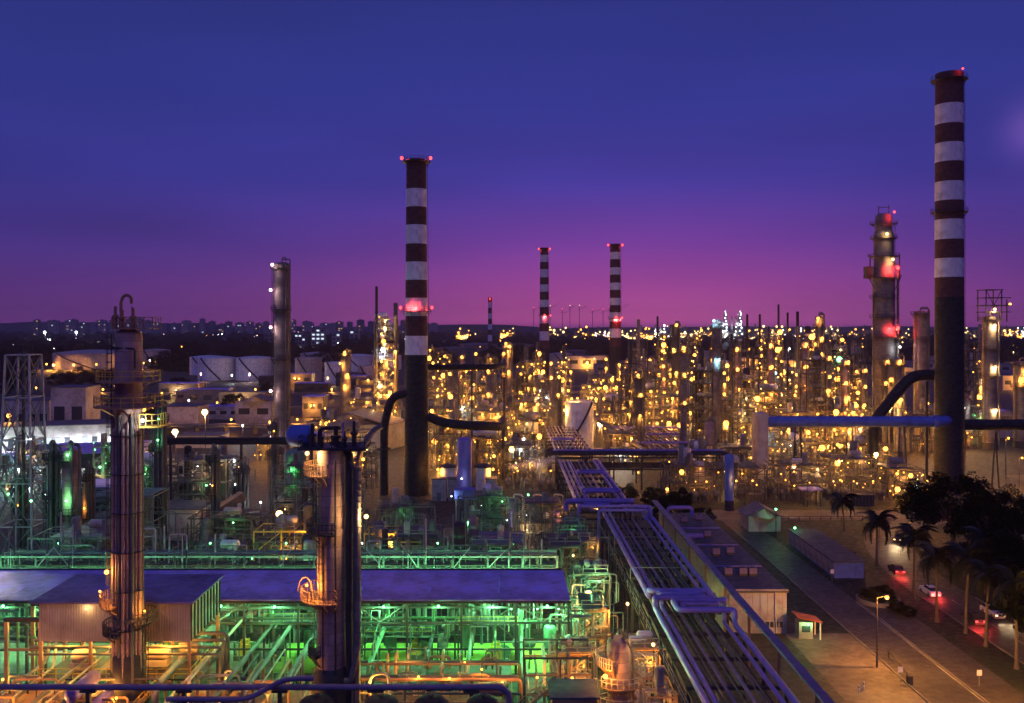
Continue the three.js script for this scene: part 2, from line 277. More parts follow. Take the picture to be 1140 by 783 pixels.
const chimD = chimney(606, 800, 276, 3.7, 4.6, [284, 292, 300, 309, 317, 325, 334, 342, 351, 360, 369, 379, 388], 'slim striped far chimney left of its twin on the centre skyline', { seg: 24, rings: [278, 352], red: [[278, 0.1, 0.9, 60], [278, Math.PI, 0.9, 60], [352, FR, 1, 240], [352, 0, 0.8, 80]] });
chimney(545.5, 1300, 331, 2.6, 3.4, [337, 343, 349, 355, 361, 367, 373, 380, 386], 'smallest striped chimney, farthest away on the skyline', { seg: 16, red: [[333, FR, 1, 100]] });

// ---------------------------------------------------------------- columns with platforms
function platformAt(t, y, r, a0, a1, w = 1.2, m = 'steel', railM = m) {
  const p = part(t, 'platform', new B().deck(0, y, 0, r, r + w, 0.12, a0, a1, 20), m), b = new B(), full = a1 - a0 > 6.2, R = r + w - 0.05, n = 18;
  const pts = arc(0, y + 0.12, 0, R, a0, a1, n); if (!full) { pts.unshift([Math.cos(a0) * r, y + 0.12, Math.sin(a0) * r]); pts.push([Math.cos(a1) * r, y + 0.12, Math.sin(a1) * r]); }
  b.rail(pts, 1.1, 0.07, 1.4); part(p, 'handrail', b, railM);
  const k = new B(); for (let q = 0; q <= 6; q++) { const a = a0 + (a1 - a0) * q / 6; k.bar(V(Math.cos(a) * r, y - 1.1, Math.sin(a) * r), V(Math.cos(a) * (R - 0.1), y, Math.sin(a) * (R - 0.1)), 0.1); } part(p, 'bracket', k, m, { stuff: true });
  return p;
}
function cageLadder(t, r, y0, y1, a, m = 'steel') {
  const c = Math.cos(a), s = Math.sin(a), b = new B(), q = r + 0.3, T = (o) => [c * q - s * o, s * q + c * o];
  for (const o of [-0.25, 0.25]) { const [x, z] = T(o); b.bar(V(x, y0, z), V(x, y1, z), 0.07); }
  for (let y = y0 + 0.4; y < y1; y += 0.6) { const [x0, z0] = T(-0.25), [x1, z1] = T(0.25); b.bar(V(x0, y, z0), V(x1, y, z1), 0.04); }
  for (let y = y0 + 2.2; y < y1; y += 0.9) b.sweep(arc(c * (q + 0.1), y, s * (q + 0.1), 0.42, a - 1.7, a + 1.7, 8), 0.03, 4, false);
  for (const e of [-0.9, 0, 0.9]) b.bar(V(c * (q + 0.1) + Math.cos(a + e) * 0.42, y0 + 2.2, s * (q + 0.1) + Math.sin(a + e) * 0.42), V(c * (q + 0.1) + Math.cos(a + e) * 0.42, y1, s * (q + 0.1) + Math.sin(a + e) * 0.42), 0.04);
  part(t, 'caged_ladder', b, m);
}
const domeTop = (r, h) => [[r, h], [r * 0.93, h + r * 0.22], [r * 0.75, h + r * 0.38], [r * 0.45, h + r * 0.48], [0.02, h + r * 0.52]];
// a plain column for the middle distance
function column(px, d, topPy, r, label, { zone = '', m = 'cladding', plats = [], lamps = [], kind = 'sodium', cd = 120, br = 0.45, y0 = 0, pipes = 2, name = 'distillation_column', cat = 'column', cap = true, base = 'dark_steel' } = {}) {
  const x = X(px, d), H = Y(topPy, d), t = thing(name, label, cat, x, -d, { zone });
  part(t, 'shell', new B().lathe(0, 0, 0, [[r, 2.5], [r, H * 0.45], [r * 1.03, H * 0.45], [r * 1.03, H * 0.45 + 0.3], [r, H * 0.45 + 0.3], [r, H - r * 0.5], ...domeTop(r, H - r * 0.5).slice(1)], 24), m);
  part(t, 'skirt', new B().lathe(0, 0, 0, [[r * 1.15, 0], [r * 1.02, 2.5], [r, 2.5]], 20), base);
  const a = rng(Math.round(px * 7 + d));
  for (const f of plats) platformAt(t, H * f, r, a() * 1.2, a() * 1.2 + 4.4, Math.max(1, r * 0.35), 'dark_steel');
  if (plats.length) cageLadder(t, r, 1, H * Math.max(...plats) + 1, 2.6, 'dark_steel');
  for (let k = 0; k < pipes; k++) { const g = 0.2 + k * 0.5 + a() * 0.3, pr = 0.12 + a() * 0.22, q = r + 0.25 + pr; part(t, 'riser_pipe', new B().pipe([[Math.cos(g) * q, 0.5, Math.sin(g) * q], [Math.cos(g) * q, H + 0.8 + k * 0.5, Math.sin(g) * q], [0, H + 0.8 + k * 0.5, 0], [0, H, 0]], pr, 8), 'pipe'); }
  for (const [f, off] of lamps) lamp(t, off * r, H * f, r + 0.9, kind, cd, br);
  return t;
}
// ---------------------------------------------------------------- near bare column with the goose-neck vent (left)
{
  const d = 98, x = X(143, d), t = thing('distillation_column', 'tall bare reddish column with goose-neck vent at the left front', 'column', x, -d), Yp = (py) => Y(py, d);
  const r = 1.45;
  part(t, 'shell', new B().lathe(0, 0, 0, [[r, 9.5], [r, Yp(432)], [1.42, Yp(432)], [1.42, Yp(374)], ...domeTop(1.42, Yp(374)).slice(1)], 40), 'column_cladding');
  part(t, 'skirt', new B().lathe(0, 0, 0, [[1.95, 0], [1.8, 9.2], [1.6, 9.5], [r, 9.5]], 32), 'dark_steel');
  part(t, 'flange', new B().lathe(0, 0, 0, [[1.5, 0], [1.8, 0.02], [1.8, 0.5], [1.5, 0.55]], 32), 'steel', { at: [0, Yp(690), 0] });
  for (let k = 0; k < 11; k++) { const a = 0.12 + k * 0.28, pr = [0.16, 0.2, 0.13, 0.22, 0.14, 0.2, 0.17, 0.12, 0.2, 0.15, 0.18][k], q = r + pr - 0.02, top = Yp(462 + (k % 3) * 8); part(t, 'riser_pipe', new B().pipe([[Math.cos(a) * q, 3, Math.sin(a) * q], [Math.cos(a) * q, top, Math.sin(a) * q], [Math.cos(a) * (r - 0.2), top + 0.1, Math.sin(a) * (r - 0.2)]], pr, 12), k % 3 ? 'column_cladding' : 'pipe'); }
  const clamp = new B().lathe(0, 0, 0, [[r, 0], [r + 0.46, 0.02], [r + 0.46, 0.12], [r, 0.14]], 20, 0, 3.14).geo; for (let y = 12; y < Yp(470); y += 4.2) part(t, 'pipe_clamp', clamp, 'dark_steel', { at: [0, y, 0] });
  // platforms: two near the top, one round the foot with bent rails
  for (const [py, w] of [[425, 1.85], [453, 2.1]]) platformAt(t, Yp(py), r, 0, TAU, w, 'orange_steel', 'yellow_paint');
  platformAt(t, Yp(672), r, 1.9, 4.3, 1.5, 'orange_steel'); platformAt(t, Yp(690), r, -1.2, 1.0, 1.6, 'dark_steel'); platformAt(t, Yp(703), r, 1.6, 4.6, 1.2, 'dark_steel');
  cageLadder(t, r, Yp(672), Yp(453) + 1, 2.9, 'dark_steel'); cageLadder(t, r, 1, Yp(690) + 1, 0.1, 'dark_steel'); cageLadder(t, 1.42, Yp(453), Yp(372), 2.7, 'dark_steel');
  // head works
  const yh = Yp(374); part(t, 'top_platform', new B().deck(0, yh + 0.7, 0, 0.2, 1.75, 0.12, 0, TAU, 24).box(1.9, yh + 0.76, 0, 2.4, 0.12, 2.2), 'orange_steel');
  part(t, 'handrail', new B().rail(arc(0, yh + 0.82, 0, 1.7, 0.75, 5.5, 14), 1.2, 0.07, 1).rail([[1.2, yh + 0.82, 1.1], [3.1, yh + 0.82, 1.1], [3.1, yh + 0.82, -1.1], [1.2, yh + 0.82, -1.1]], 1.2, 0.07, 0.8), 'orange_steel');
  part(t, 'vent_pipe', new B().pipe([[-0.7, yh + 0.5, 0.2], [-0.75, yh + 3.8, 0.2], [-0.35, yh + 4.5, 0.2], [0.35, yh + 4.3, 0.2], [0.4, yh + 3.5, 0.2]], 0.17, 10, 0.5), 'orange_steel');
  part(t, 'vent_pipe', new B().pipe([[0.25, yh + 0.5, -0.3], [0.25, yh + 3.2, -0.3]], 0.09, 8), 'orange_steel');
  for (const [ox, oz, rr, h] of [[-1.2, 0.6, 0.22, 2.4], [-0.35, 0.9, 0.3, 2], [0.7, 0.5, 0.25, 2.2]]) part(t, 'relief_valve', new B().lathe(ox, yh + 0.8, oz, [[rr, 0], [rr, h * 0.5], [rr * 1.5, h * 0.5], [rr * 1.5, h * 0.6], [rr * 0.7, h * 0.62], [rr * 0.7, h], [0.02, h]], 12), 'orange_steel');
  part(t, 'overhead_pipe', new B().pipe([[1.2, Yp(410), 1.3], [1.2, Yp(388), 1.3], [-1.2, Yp(387), 1.35]], 0.1, 8), 'dark_steel');
  const plate = new B(); for (const [ox, w] of [[-0.35, 0.34], [0.1, 0.3], [0.48, 0.26]]) { plate.box(ox, 0, 1.37, w, 0.62, 0.12); } // worn stencilled marks
  lamp(t, 2.4, Yp(466), 2.2, 'white', 22, 0.2); lamp(t, -1.75, Yp(633), 1.5, 'sodium', 60, 0.24); lamp(t, -2.6, Yp(655), 1.2, 'sodium', 25, 0.12); lamp(t, 2.3, Yp(676), 1.4, 'sodium', 30, 0.1);
  part(t, 'stub_platform', new B().box(2.9, Yp(474), 0.6, 2.2, 0.14, 2.4), 'yellow_paint');
  part(t, 'stub_handrail', new B().rail([[1.9, Yp(474), 1.75], [3.9, Yp(474), 1.75], [3.9, Yp(474), -0.5]], 1.4, 0.07, 0.7), 'yellow_paint');
}
// ---------------------------------------------------------------- near column with orange basket platforms (middle left)
{
  const d = 95, x = X(369, d), t = thing('distillation_column', 'stout reddish column with orange basket platforms and tall side pipes', 'column', x, -d), Yp = (py) => Y(py, d), r = 1.52;
  part(t, 'shell', new B().lathe(0, 0, 0, [[r, 6], [r, Yp(592)], [r + 0.1, Yp(592)], [r + 0.1, Yp(588)], [r - 0.06, Yp(588)], [r - 0.06, Yp(502)], ...domeTop(r - 0.06, Yp(502)).slice(1)], 40), 'column_cladding');
  part(t, 'skirt', new B().lathe(0, 0, 0, [[2.2, 0], [2.1, 7], [1.9, 8.5], [r, 9]], 32), 'dark_steel');
  part(t, 'side_pipe', new B().pipe([[1.95, 2, 0.4], [1.95, Yp(500), 0.4], [0, Yp(492), 0.2]], 0.42, 14), 'dark_steel');
  part(t, 'side_pipe', new B().pipe([[1.6, Yp(752), 1.5], [2.3, Yp(752), 1.5], [3, Yp(718), 1.2], [3, Yp(508), 0.9], [3.4, Yp(497), 0.9], [4.6, Yp(478), 0.7], [5.4, Yp(474), 0.5]], 0.3, 14, 1), 'cladding');
  const bands = new B(); for (let y = Yp(715); y < Yp(510); y += 0.62) bands.lathe(3, y, 0.98 + 0.0, [[0.3, 0], [0.36, 0.02], [0.36, 0.12], [0.3, 0.14]], 12); part(t, 'pipe_band', bands, 'cladding');
  part(t, 'side_pipe', new B().pipe([[2.55, 1, 0.9], [2.55, Yp(520), 0.8], [1.4, Yp(505), 0.5]], 0.16, 10), 'pipe');
  part(t, 'support_post', new B().range(2.3, 3.1, 0, Yp(722), 0.2, 1), 'orange_steel');
  // working deck on top
  part(t, 'top_deck', new B().range(-3.2, 3.9, Yp(499), Yp(497), -2.4, 2), 'dark_steel');
  part(t, 'top_handrail', new B().rail([[-3.1, Yp(497), -2.3], [-3.1, Yp(497), 1.9], [3.8, Yp(497), 1.9], [3.8, Yp(497), -2.3]], 1.2, 0.07, 1.1), 'dark_steel');
  for (const [ox, oz, rr, h] of [[-2, 0.2, 0.3, 2.4], [-0.9, 0.9, 0.2, 1.9], [0.6, 0.6, 0.36, 2.2], [2.4, 0.1, 0.25, 2.7], [1.6, 1.1, 0.16, 1.7]]) part(t, 'relief_valve', new B().lathe(ox, Yp(497), oz, [[rr, 0], [rr, h * 0.45], [rr * 1.6, h * 0.45], [rr * 1.6, h * 0.55], [rr * 0.7, h * 0.57], [rr * 0.6, h], [0.02, h]], 12), 'dark_steel');
  part(t, 'drum', new B().drum(-3.6, Yp(487), -1.2, 1.15, 1.8, 'x', 20), 'blue_paint', { label: 'blue horizontal drum beside the top deck' });
  part(t, 'vent_pipe', new B().pipe([[1.2, Yp(497), 0], [1.2, Yp(470), 0]], 0.13, 8), 'rack_pipe'); part(t, 'vent_pipe', new B().pipe([[-1.5, Yp(497), -1], [-1.5, Yp(478), -1], [0.8, Yp(478), -1]], 0.2, 8), 'dark_steel');
  // basket platforms on the left
  const basket = (py, a0, a1, w, m) => { platformAt(t, Yp(py), r, a0, a1, w, m, m); const b = new B(); for (const h of [0.35, 0.7]) b.sweep(arc(0, Yp(py) + h, 0, r + w, a0, a1, 16), 0.05, 5, false); part(t, 'basket_rail', b, m); };
  basket(528, 1.7, 3.9, 1.35, 'orange_steel'); basket(592, 1.2, 4.6, 1.1, 'dark_steel'); basket(665, 1.2, 3.9, 1.7, 'orange_steel'); basket(728, 2.2, 3.6, 0.9, 'dark_steel');
  part(t, 'basket_hoop', new B().sweep(Array.from({ length: 11 }, (_, k) => [-2.6 + Math.cos(k / 10 * Math.PI) * 0.75, Yp(660) + 0.4 + Math.sin(k / 10 * Math.PI) * 1.5, 0.9]), 0.06, 6), 'orange_steel');
  cageLadder(t, r, Yp(592), Yp(528) + 1, 2.3, 'dark_steel'); cageLadder(t, r, Yp(728), Yp(665) + 1, 2.5, 'galvanised'); cageLadder(t, r, Yp(665), Yp(592), 2.0, 'dark_steel');
  part(t, 'riser_pipe', new B().pipe([[-0.6, 5, r + 0.12], [-0.6, Yp(600), r + 0.12]], 0.07, 8), 'dark_steel'); part(t, 'riser_pipe', new B().pipe([[0.7, 5, r + 0.1], [0.7, Yp(510), r + 0.1]], 0.1, 8), 'dark_steel');
  lamp(t, -2.3, Yp(503), 1.3, 'warm', 120, 0.22); lamp(t, 3.9, Yp(572), 1.5, 'warm', 110, 0.24); lamp(t, -2.2, Yp(646), 1.9, 'sodium', 75, 0.14); lamp(t, 3.5, Yp(510), 1, 'sodium', 40, 0.16);
}
// ---------------------------------------------------------------- the long open shed under the violet roof
const shedX0 = -82, shedX1 = 8.6, shedZ0 = -115.2, shedZ1 = -128;
{
  const t = thing('process_shed', 'long open process shed under a flat violet blue roof', 'shed', shedX1, shedZ0), L = shedX0 - shedX1, dz = shedZ1 - shedZ0;
  const n = 10; for (let k = 0; k < n; k++) part(t, 'roof_sheet', new B().range(L * k / n, L * (k + 1) / n - (-0.03), 9.75, 9.9, 0.5, dz - 0.5), 'blue_roof');
  part(t, 'gutter', new B().range(L, 0.1, 9.5, 9.74, 0.52, 0.72), 'dark_steel'); part(t, 'gutter', new B().range(L, 0.1, 9.6, 10.1, dz - 0.55, dz - 0.8), 'dark_steel');
  for (let k = 0; k <= 13; k++) {
    const px = L * k / 13, bx = px + (k === 0 ? -0.2 : k === 13 ? 0.2 : 0);
    part(t, 'post', new B().range(bx - 0.14, bx + 0.14, 0, 9.5, -0.14, 0.14), 'steel'); part(t, 'post', new B().range(bx - 0.14, bx + 0.14, 0, 9.6, dz - 0.14, dz + 0.14), 'steel');
    part(t, 'roof_beam', new B().range(bx - 0.1, bx + 0.1, 9.3, 9.7, -0.15, dz + 0.15), 'steel');
    if (k < 13) { const nx = L * (k + 1) / 13, mid = (px + nx) / 2; if (k % 3 === 0) { part(t, 'brace', new B().bar(V(px, 9.3, 0), V(mid, 6.9, 0), 0.13), 'galvanised'); part(t, 'brace', new B().bar(V(nx, 9.3, 0), V(mid, 6.9, 0), 0.13), 'galvanised'); } else if (k % 3 === 1) part(t, 'brace', new B().bar(V(px, 0.3, dz), V(nx, 6, dz), 0.14), 'steel'); }
  }
  for (const [y, z] of [[6.8, 0], [3.4, 0], [8.8, 0.02], [6.2, dz], [3.1, dz]]) part(t, 'side_beam', new B().range(L, 0, y - 0.12, y + 0.12, z - 0.1, z + 0.1), 'steel');
  for (let k = 0; k < 13; k++) { const lx = L * (k + 0.42) / 13; lamp(t, lx, 9.0, 0.25 + (k % 2) * 0.3, 'green', 210, 0.17); lamp(t, lx - 1.5, 7.6, dz * 0.72, 'green', 250, 0.15); }
  for (const x of [-1.2, -4, -7.5]) lamp(t, x, 7.2, -4.5, 'green', 260, 0.15);
}
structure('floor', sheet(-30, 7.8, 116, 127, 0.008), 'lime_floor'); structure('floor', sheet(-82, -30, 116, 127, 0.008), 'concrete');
{ // overhead lines and machines inside the shed
  const a = rng(5), mats = ['pipe', 'galvanised', 'green_paint', 'pipe'];
  const fine = thing('pipe_run', 'thicket of thin green lit pipes and stanchions inside the shed', 'pipes', -22, -119);
  for (let k = 0; k < 46; k++) { const x = -28 + a() * 56, z = 3.4 - a() * 9, h = 3 + a() * 5.6, l = (a() - 0.5) * 7; part(fine, 'thin_pipe', k % 3 === 0 ? new B().pipe([[x, 0.008, z], [x, h, z], [x + l, h, z], [x + l, h - 2, z]], 0.06 + a() * 0.06, 6) : k % 3 === 1 ? new B().pipe([[x, 0.008, z], [x, h, z], [x, h, z - 4 - a() * 3]], 0.06 + a() * 0.07, 6) : new B().pipe([[x - 6, h, z], [x + 6, h, z]], 0.06 + a() * 0.05, 6), mats[k % 4]); }
  for (const [x, y, w] of [[-20, 3.6, 9], [-6, 5.2, 8], [8, 3.4, 9], [20, 4.8, 8]]) { part(fine, 'gantry_deck', new B().range(x - w / 2, x + w / 2, y, y + 0.1, -5, -1), 'steel'); part(fine, 'gantry_rail', new B().rail([[x - w / 2, y + 0.1, -1], [x + w / 2, y + 0.1, -1]], 1.1, 0.06, 1.3), 'yellow_paint'); for (const s of [-1, 1]) part(fine, 'gantry_post', new B().range(x + s * w / 2 - 0.1, x + s * w / 2 + 0.1, 0.008, y, -1.3, -1.1), 'steel'); }
  const rack = thing('pipe_run', 'bundle of overhead pipes running through the open green lit shed', 'pipes', -35, -120);
  for (let k = 0; k < 13; k++) { const y = 4.2 + a() * 4.4, z = 4.2 - a() * 11, pr = 0.09 + a() * 0.2, x0 = -46 + a() * 20, x1 = 15 + a() * 27; part(rack, 'pipe', new B().pipe([[x0, y - 2.5, z], [x0, y, z], [x1, y, z], [x1, y - 2 - a() * 2, z]], pr, 8), mats[k % 4]); }
  for (let k = 0; k < 15; k++) {
    const x = -46 + k * 3.7 + a() * 1.4, z = -121 + a() * 2.5 - 1.2, s = 0.85 + a() * 0.4, kind = k % 3;
    if (kind === 0) {
      const t = thing('compressor', 'green lit compressor block with a flywheel guard on the shed floor', 'compressor', x, z); part(t, 'plinth', new B().range(-1.3 * s, 1.3 * s, 0.008, 0.6, -1, 1), 'concrete'); part(t, 'casing', new B().range(-0.9 * s, 0.5 * s, 0.6, 2.1, -0.7, 0.7).box(-0.2, 2.35, 0, 0.8 * s, 0.5, 0.9), 'yellow_paint');
      part(t, 'flywheel_guard', new B().add(new B().lathe(0, 0, 0, [[0.02, -0.2], [0.85, -0.2], [0.85, 0.2], [0.02, 0.2]], 20), new THREE.Matrix4().makeRotationX(Math.PI / 2), V(0.75 * s, 1.5, 0.3)), 'green_paint'); part(t, 'pipe', new B().pipe([[-0.5, 2.5, -0.4], [-0.5, 4.6, -0.4], [-2.2, 4.6, -0.4]], 0.16, 8), 'galvanised');
    } else if (kind === 1) {
      const t = thing('heat_exchanger', 'pale horizontal exchanger drum on saddles on the shed floor', 'exchanger', x, z); part(t, 'shell', new B().drum(0, 2.2, 0, 0.62 * s, 2.6, k % 2 ? 'x' : 'z', 18), 'galvanised'); for (const o of [-0.9, 0.9]) part(t, 'saddle', k % 2 ? new B().box(o, 0.85, 0, 0.3, 1.7, 0.8) : new B().box(0, 0.85, o, 0.8, 1.7, 0.3), 'concrete'); part(t, 'nozzle', new B().pipe([[0.3, 2.7, 0], [0.3, 5.4, 0], [0.3, 5.4, 4]], 0.17, 8), 'pipe');
    } else {
      const t = thing('knockout_drum', 'slim upright drum with pipework on the shed floor', 'drum', x, z); part(t, 'shell', new B().lathe(0, 0, 0, [[0.3, 1], [0.7 * s, 1.4], [0.7 * s, 4.4], ...domeTop(0.7 * s, 4.4).slice(1)], 18), 'green_paint'); for (const o of [0, 2.1, 4.2]) part(t, 'leg', new B().bar(V(Math.cos(o) * 0.6, 0.008, Math.sin(o) * 0.6), V(Math.cos(o) * 0.6, 1.8, Math.sin(o) * 0.6), 0.16), 'steel'); part(t, 'pipe', new B().pipe([[0, 4.6, 0], [0, 6.2, 0], [1.8, 6.2, 0], [1.8, 3, 0]], 0.14, 8), 'pipe');
    }
  }
  for (let k = 0; k < 9; k++) { const x = -44 + k * 5.6 + a() * 2, y = 2.6 + a() * 2.4, t = thing('pipe', 'large pale pipe slanting back into the shed', 'pipe', x, -108); part(t, 'pipe_barrel', new B().pipe([[0, 0.2, 2], [0, y, 2], [0, y, -13 - a() * 4], [0, y + 2.5, -16]], 0.18 + a() * 0.16, 10), mats[k % 3]); part(t, 'pipe_support', new B().range(-0.3, 0.3, 0, y - 0.1, -3.1, -2.9), 'steel'); }
}
// raised grey sheeted house standing before the shed
{
  const x0 = -52.2, x1 = -35.2, z0 = -101, z1 = -111.5, t = thing('compressor_house', 'raised grey sheeted house with dark violet roof, open and lit beneath', 'building', (x0 + x1) / 2, (z0 + z1) / 2), w = (x1 - x0) / 2, l = (z0 - z1) / 2;
  part(t, 'roof', new B().range(-w - 0.9, w + 0.5, 13.75, 13.95, -l - 0.4, l + 0.5), 'navy_roof', { label: 'dark blue flat sheet roof' });
  part(t, 'wall', new B().range(-w, w, 9.4, 13.7, l - 0.12, l), 'grey_wall'); part(t, 'wall', new B().range(-w, w, 9.4, 13.7, -l, -l + 0.12), 'grey_wall'); part(t, 'wall', new B().range(-w, -w + 0.12, 9.4, 13.7, -l + 0.13, l - 0.13), 'grey_wall'); part(t, 'wall', new B().range(w - 0.12, w, 9.4, 13.7, -l + 0.13, l - 0.13), 'grey_wall');
  for (let k = 0; k <= 9; k++) part(t, 'wall_rib', new B().range(w + 0.003, w + 0.16, 9.4, 13.7, -l + 0.2 + k * (2 * l - 0.4) / 9 - 0.08, -l + 0.2 + k * (2 * l - 0.4) / 9 + 0.08), 'dark_steel');
  for (let k = 0; k < 4; k++) for (const z of [-l + 0.2, l - 0.2]) part(t, 'post', new B().range(-w + 0.15 + k * (2 * w - 0.3) / 3 - 0.16, -w + 0.15 + k * (2 * w - 0.3) / 3 + 0.16, 0, 9.4, z - 0.16, z + 0.16), 'orange_steel');
  part(t, 'floor_deck', new B().range(-w, w, 5.0, 5.2, -l, l), 'dark_steel'); part(t, 'handrail', new B().rail([[-w, 5.2, l], [w, 5.2, l], [w, 5.2, -l]], 1.1, 0.07, 1.8), 'yellow_paint');
  for (const [ox, oz] of [[-5, 2], [-1, -2], [3.4, 1], [6.4, -1]]) part(t, 'machine', new B().drum(ox, 6.6, oz, 0.9, 1.8, 'x', 18).box(ox, 5.6, oz, 2.4, 0.8, 1.6), 'cream_paint');
  for (let k = 0; k < 4; k++) part(t, 'pipe', new B().pipe([[-w - 2, 7.6 + k * 0.45, l - 1 - k], [w + 3, 7.6 + k * 0.45, l - 1 - k], [w + 3, 2, l - 1 - k]], 0.14 + k * 0.03, 8), 'pipe');
  for (const [ox, oz] of [[-6.5, 3], [-0.6, 3.6], [5.5, 3.4], [2, -3], [-4, -3]]) lamp(t, ox, 8.9, oz, 'sodium', 240, 0.16);
  lamp(t, -3, 13.2, l + 0.5, 'warm', 12, 0.1);
}
// ---------------------------------------------------------------- front edge: pump deck, drums and lines lit by sodium lamps
const steelDeck = (t, x0, x1, y, z0, z1, m = 'steel', legs = 3, railM = 'orange_steel') => {
  part(t, 'deck', new B().range(x0, x1, y - 0.14, y, z0, z1), m); part(t, 'handrail', new B().rail([[x0, y, z1], [x0, y, z0], [x1, y, z0], [x1, y, z1]], 1.1, 0.07, 1.5), railM);
  for (let k = 0; k < legs; k++) for (const z of [z0 - 0.2, z1 + 0.2]) { const x = x0 + 0.2 + k * (x1 - x0 - 0.4) / (legs - 1); part(t, 'post', new B().range(x - 0.13, x + 0.13, 0, y - 0.14, z - 0.13, z + 0.13), m); }
};
{
  const a = rng(17), t = thing('pump_deck', 'orange lit pump deck with valves and upright pipes in front of the shed', 'deck', -7, -104), x0 = -10.5, x1 = 8;
  steelDeck(t, x0, x1, 3.2, 7, -7, 'steel', 5);
  for (let k = 0; k < 30; k++) {
    const x = x0 + 0.5 + a() * (x1 - x0 - 1), z = -6 + a() * 12.4, h = 0.9 + a() * 2.2, pr = 0.07 + a() * 0.14, side = a() < 0.5 ? -1 : 1, l = 0.6 + a() * 2;
    part(t, 'pipe', new B().pipe([[x, 3.2, z], [x, 3.2 + h, z], [x + side * l * (k % 2), 3.2 + h, z + side * l * ((k + 1) % 2)], [x + side * l * (k % 2), 3.2, z + side * l * ((k + 1) % 2)]], pr, 8), ['pipe', 'galvanised', 'orange_steel'][k % 3]);
    if (k % 3 === 0) part(t, 'valve_wheel', new B().lathe(x, 3.2 + h + 0.25, z, [[0.16, 0], [0.22, -0.03], [0.22, 0.03], [0.16, 0.02]], 12).bar(V(x, 3.2 + h, z), V(x, 3.45 + h, z), 0.05), 'orange_steel');
  }
  for (let k = 0; k < 5; k++) part(t, 'header_pipe', new B().pipe([[x0 - 2, 4.4 + (k % 2) * 0.6, 5 - k * 2.3], [x1 + 1, 4.4 + (k % 2) * 0.6, 5 - k * 2.3], [x1 + 1, 0.5, 5 - k * 2.3]], 0.14 + (k % 3) * 0.06, 10), k % 2 ? 'orange_steel' : 'pipe');
  for (const x of [-7, -2.5, 4.6]) { part(t, 'motor', new B().drum(x, 3.95, 2.4, 0.42, 0.9, 'x', 16).box(x, 3.4, 2.4, 1.3, 0.36, 0.8), 'cream_paint'); part(t, 'pump_casing', new B().drum(x + 1.1, 3.9, 2.4, 0.34, 0.3, 'x', 14), 'dark_steel'); }
  part(t, 'gooseneck_pipe', new B().pipe([[-7.6, 3.2, 5.4], [-7.6, 6.6, 5.4], [-5.6, 6.9, 5.4], [-5.4, 3.6, 5.4]], 0.17, 12, 0.9), 'cream_paint');
  part(t, 'orange_drum', new B().drum(5.6, 4.6, 4.4, 0.7, 2.6, 'x', 18), 'orange_steel', { label: 'horizontal orange drum' });
  const lad = new B(); for (const o of [7.5, 8.0]) lad.bar(V(o, 0, 7.15), V(o, 4.4, 7.15), 0.07); for (let y = 0.3; y < 4.4; y += 0.4) lad.bar(V(7.5, y, 7.15), V(8, y, 7.15), 0.05); part(t, 'ladder', lad, 'yellow_paint');
  for (const [x, y, z, cd, r] of [[-7.6, 5.5, 5.8, 90, 0.22], [-2.5, 5.4, 3, 35, 0.13], [1, 5.4, 3.4, 35, 0.13], [4.6, 6.1, 2.6, 35, 0.12], [6.9, 5.2, 4, 30, 0.12], [-4.6, 4.6, -3, 45, 0.12], [2.4, 4.4, -4, 45, 0.12]]) { lamp(t, x, y, z, 'sodium', cd, r); part(t, 'lamp_pole', new B().bar(V(x, 3.2, z), V(x, y - 0.1, z), 0.07), 'steel'); }
}
{ const t = thing('pipe', 'long violet pipe crossing the bottom of the view', 'pipe', X(345, 90), -90), l = X(557, 90) - X(345, 90); part(t, 'pipe_barrel', new B().pipe([[-36, 8.7, 0], [l, 8.7, 0], [l + 0.9, 8.1, 0], [l + 0.9, 0, 0]], 0.31, 14), 'dull_pipe'); part(t, 'pipe_barrel', new B().pipe([[-14, 7.9, 1], [-6, 7.9, 1], [-2.4, 9.8, 0.8], [-1, 9.9, 0.8], [0.6, 9.9, 0.8]], 0.28, 12), 'dull_pipe'); for (let k = 0; k < 6; k++) part(t, 'pipe_support', new B().range(-32 + k * 9.6, -31.6 + k * 9.6, 0, 8.4, -0.2, 0.2).range(-32.6 + k * 9.6, -31 + k * 9.6, 8.2, 8.39, -0.25, 0.25), 'dark_steel'); }
for (const px of [352, 424, 480, 538]) { const d = 86.5, t = thing('storage_drum', 'black dished drum head rising at the bottom edge', 'drum', X(px, d), -d); part(t, 'shell', new B().lathe(0, 0, 0, [[1.75, 0], [1.75, 8.3], ...domeTop(1.75, 8.3).slice(1)], 32), 'black_shaft'); part(t, 'nozzle', new B().lathe(0, 9.1, 0, [[0.2, 0], [0.2, 0.25], [0.32, 0.25], [0.32, 0.33], [0.02, 0.34]], 12), 'dark_steel'); }
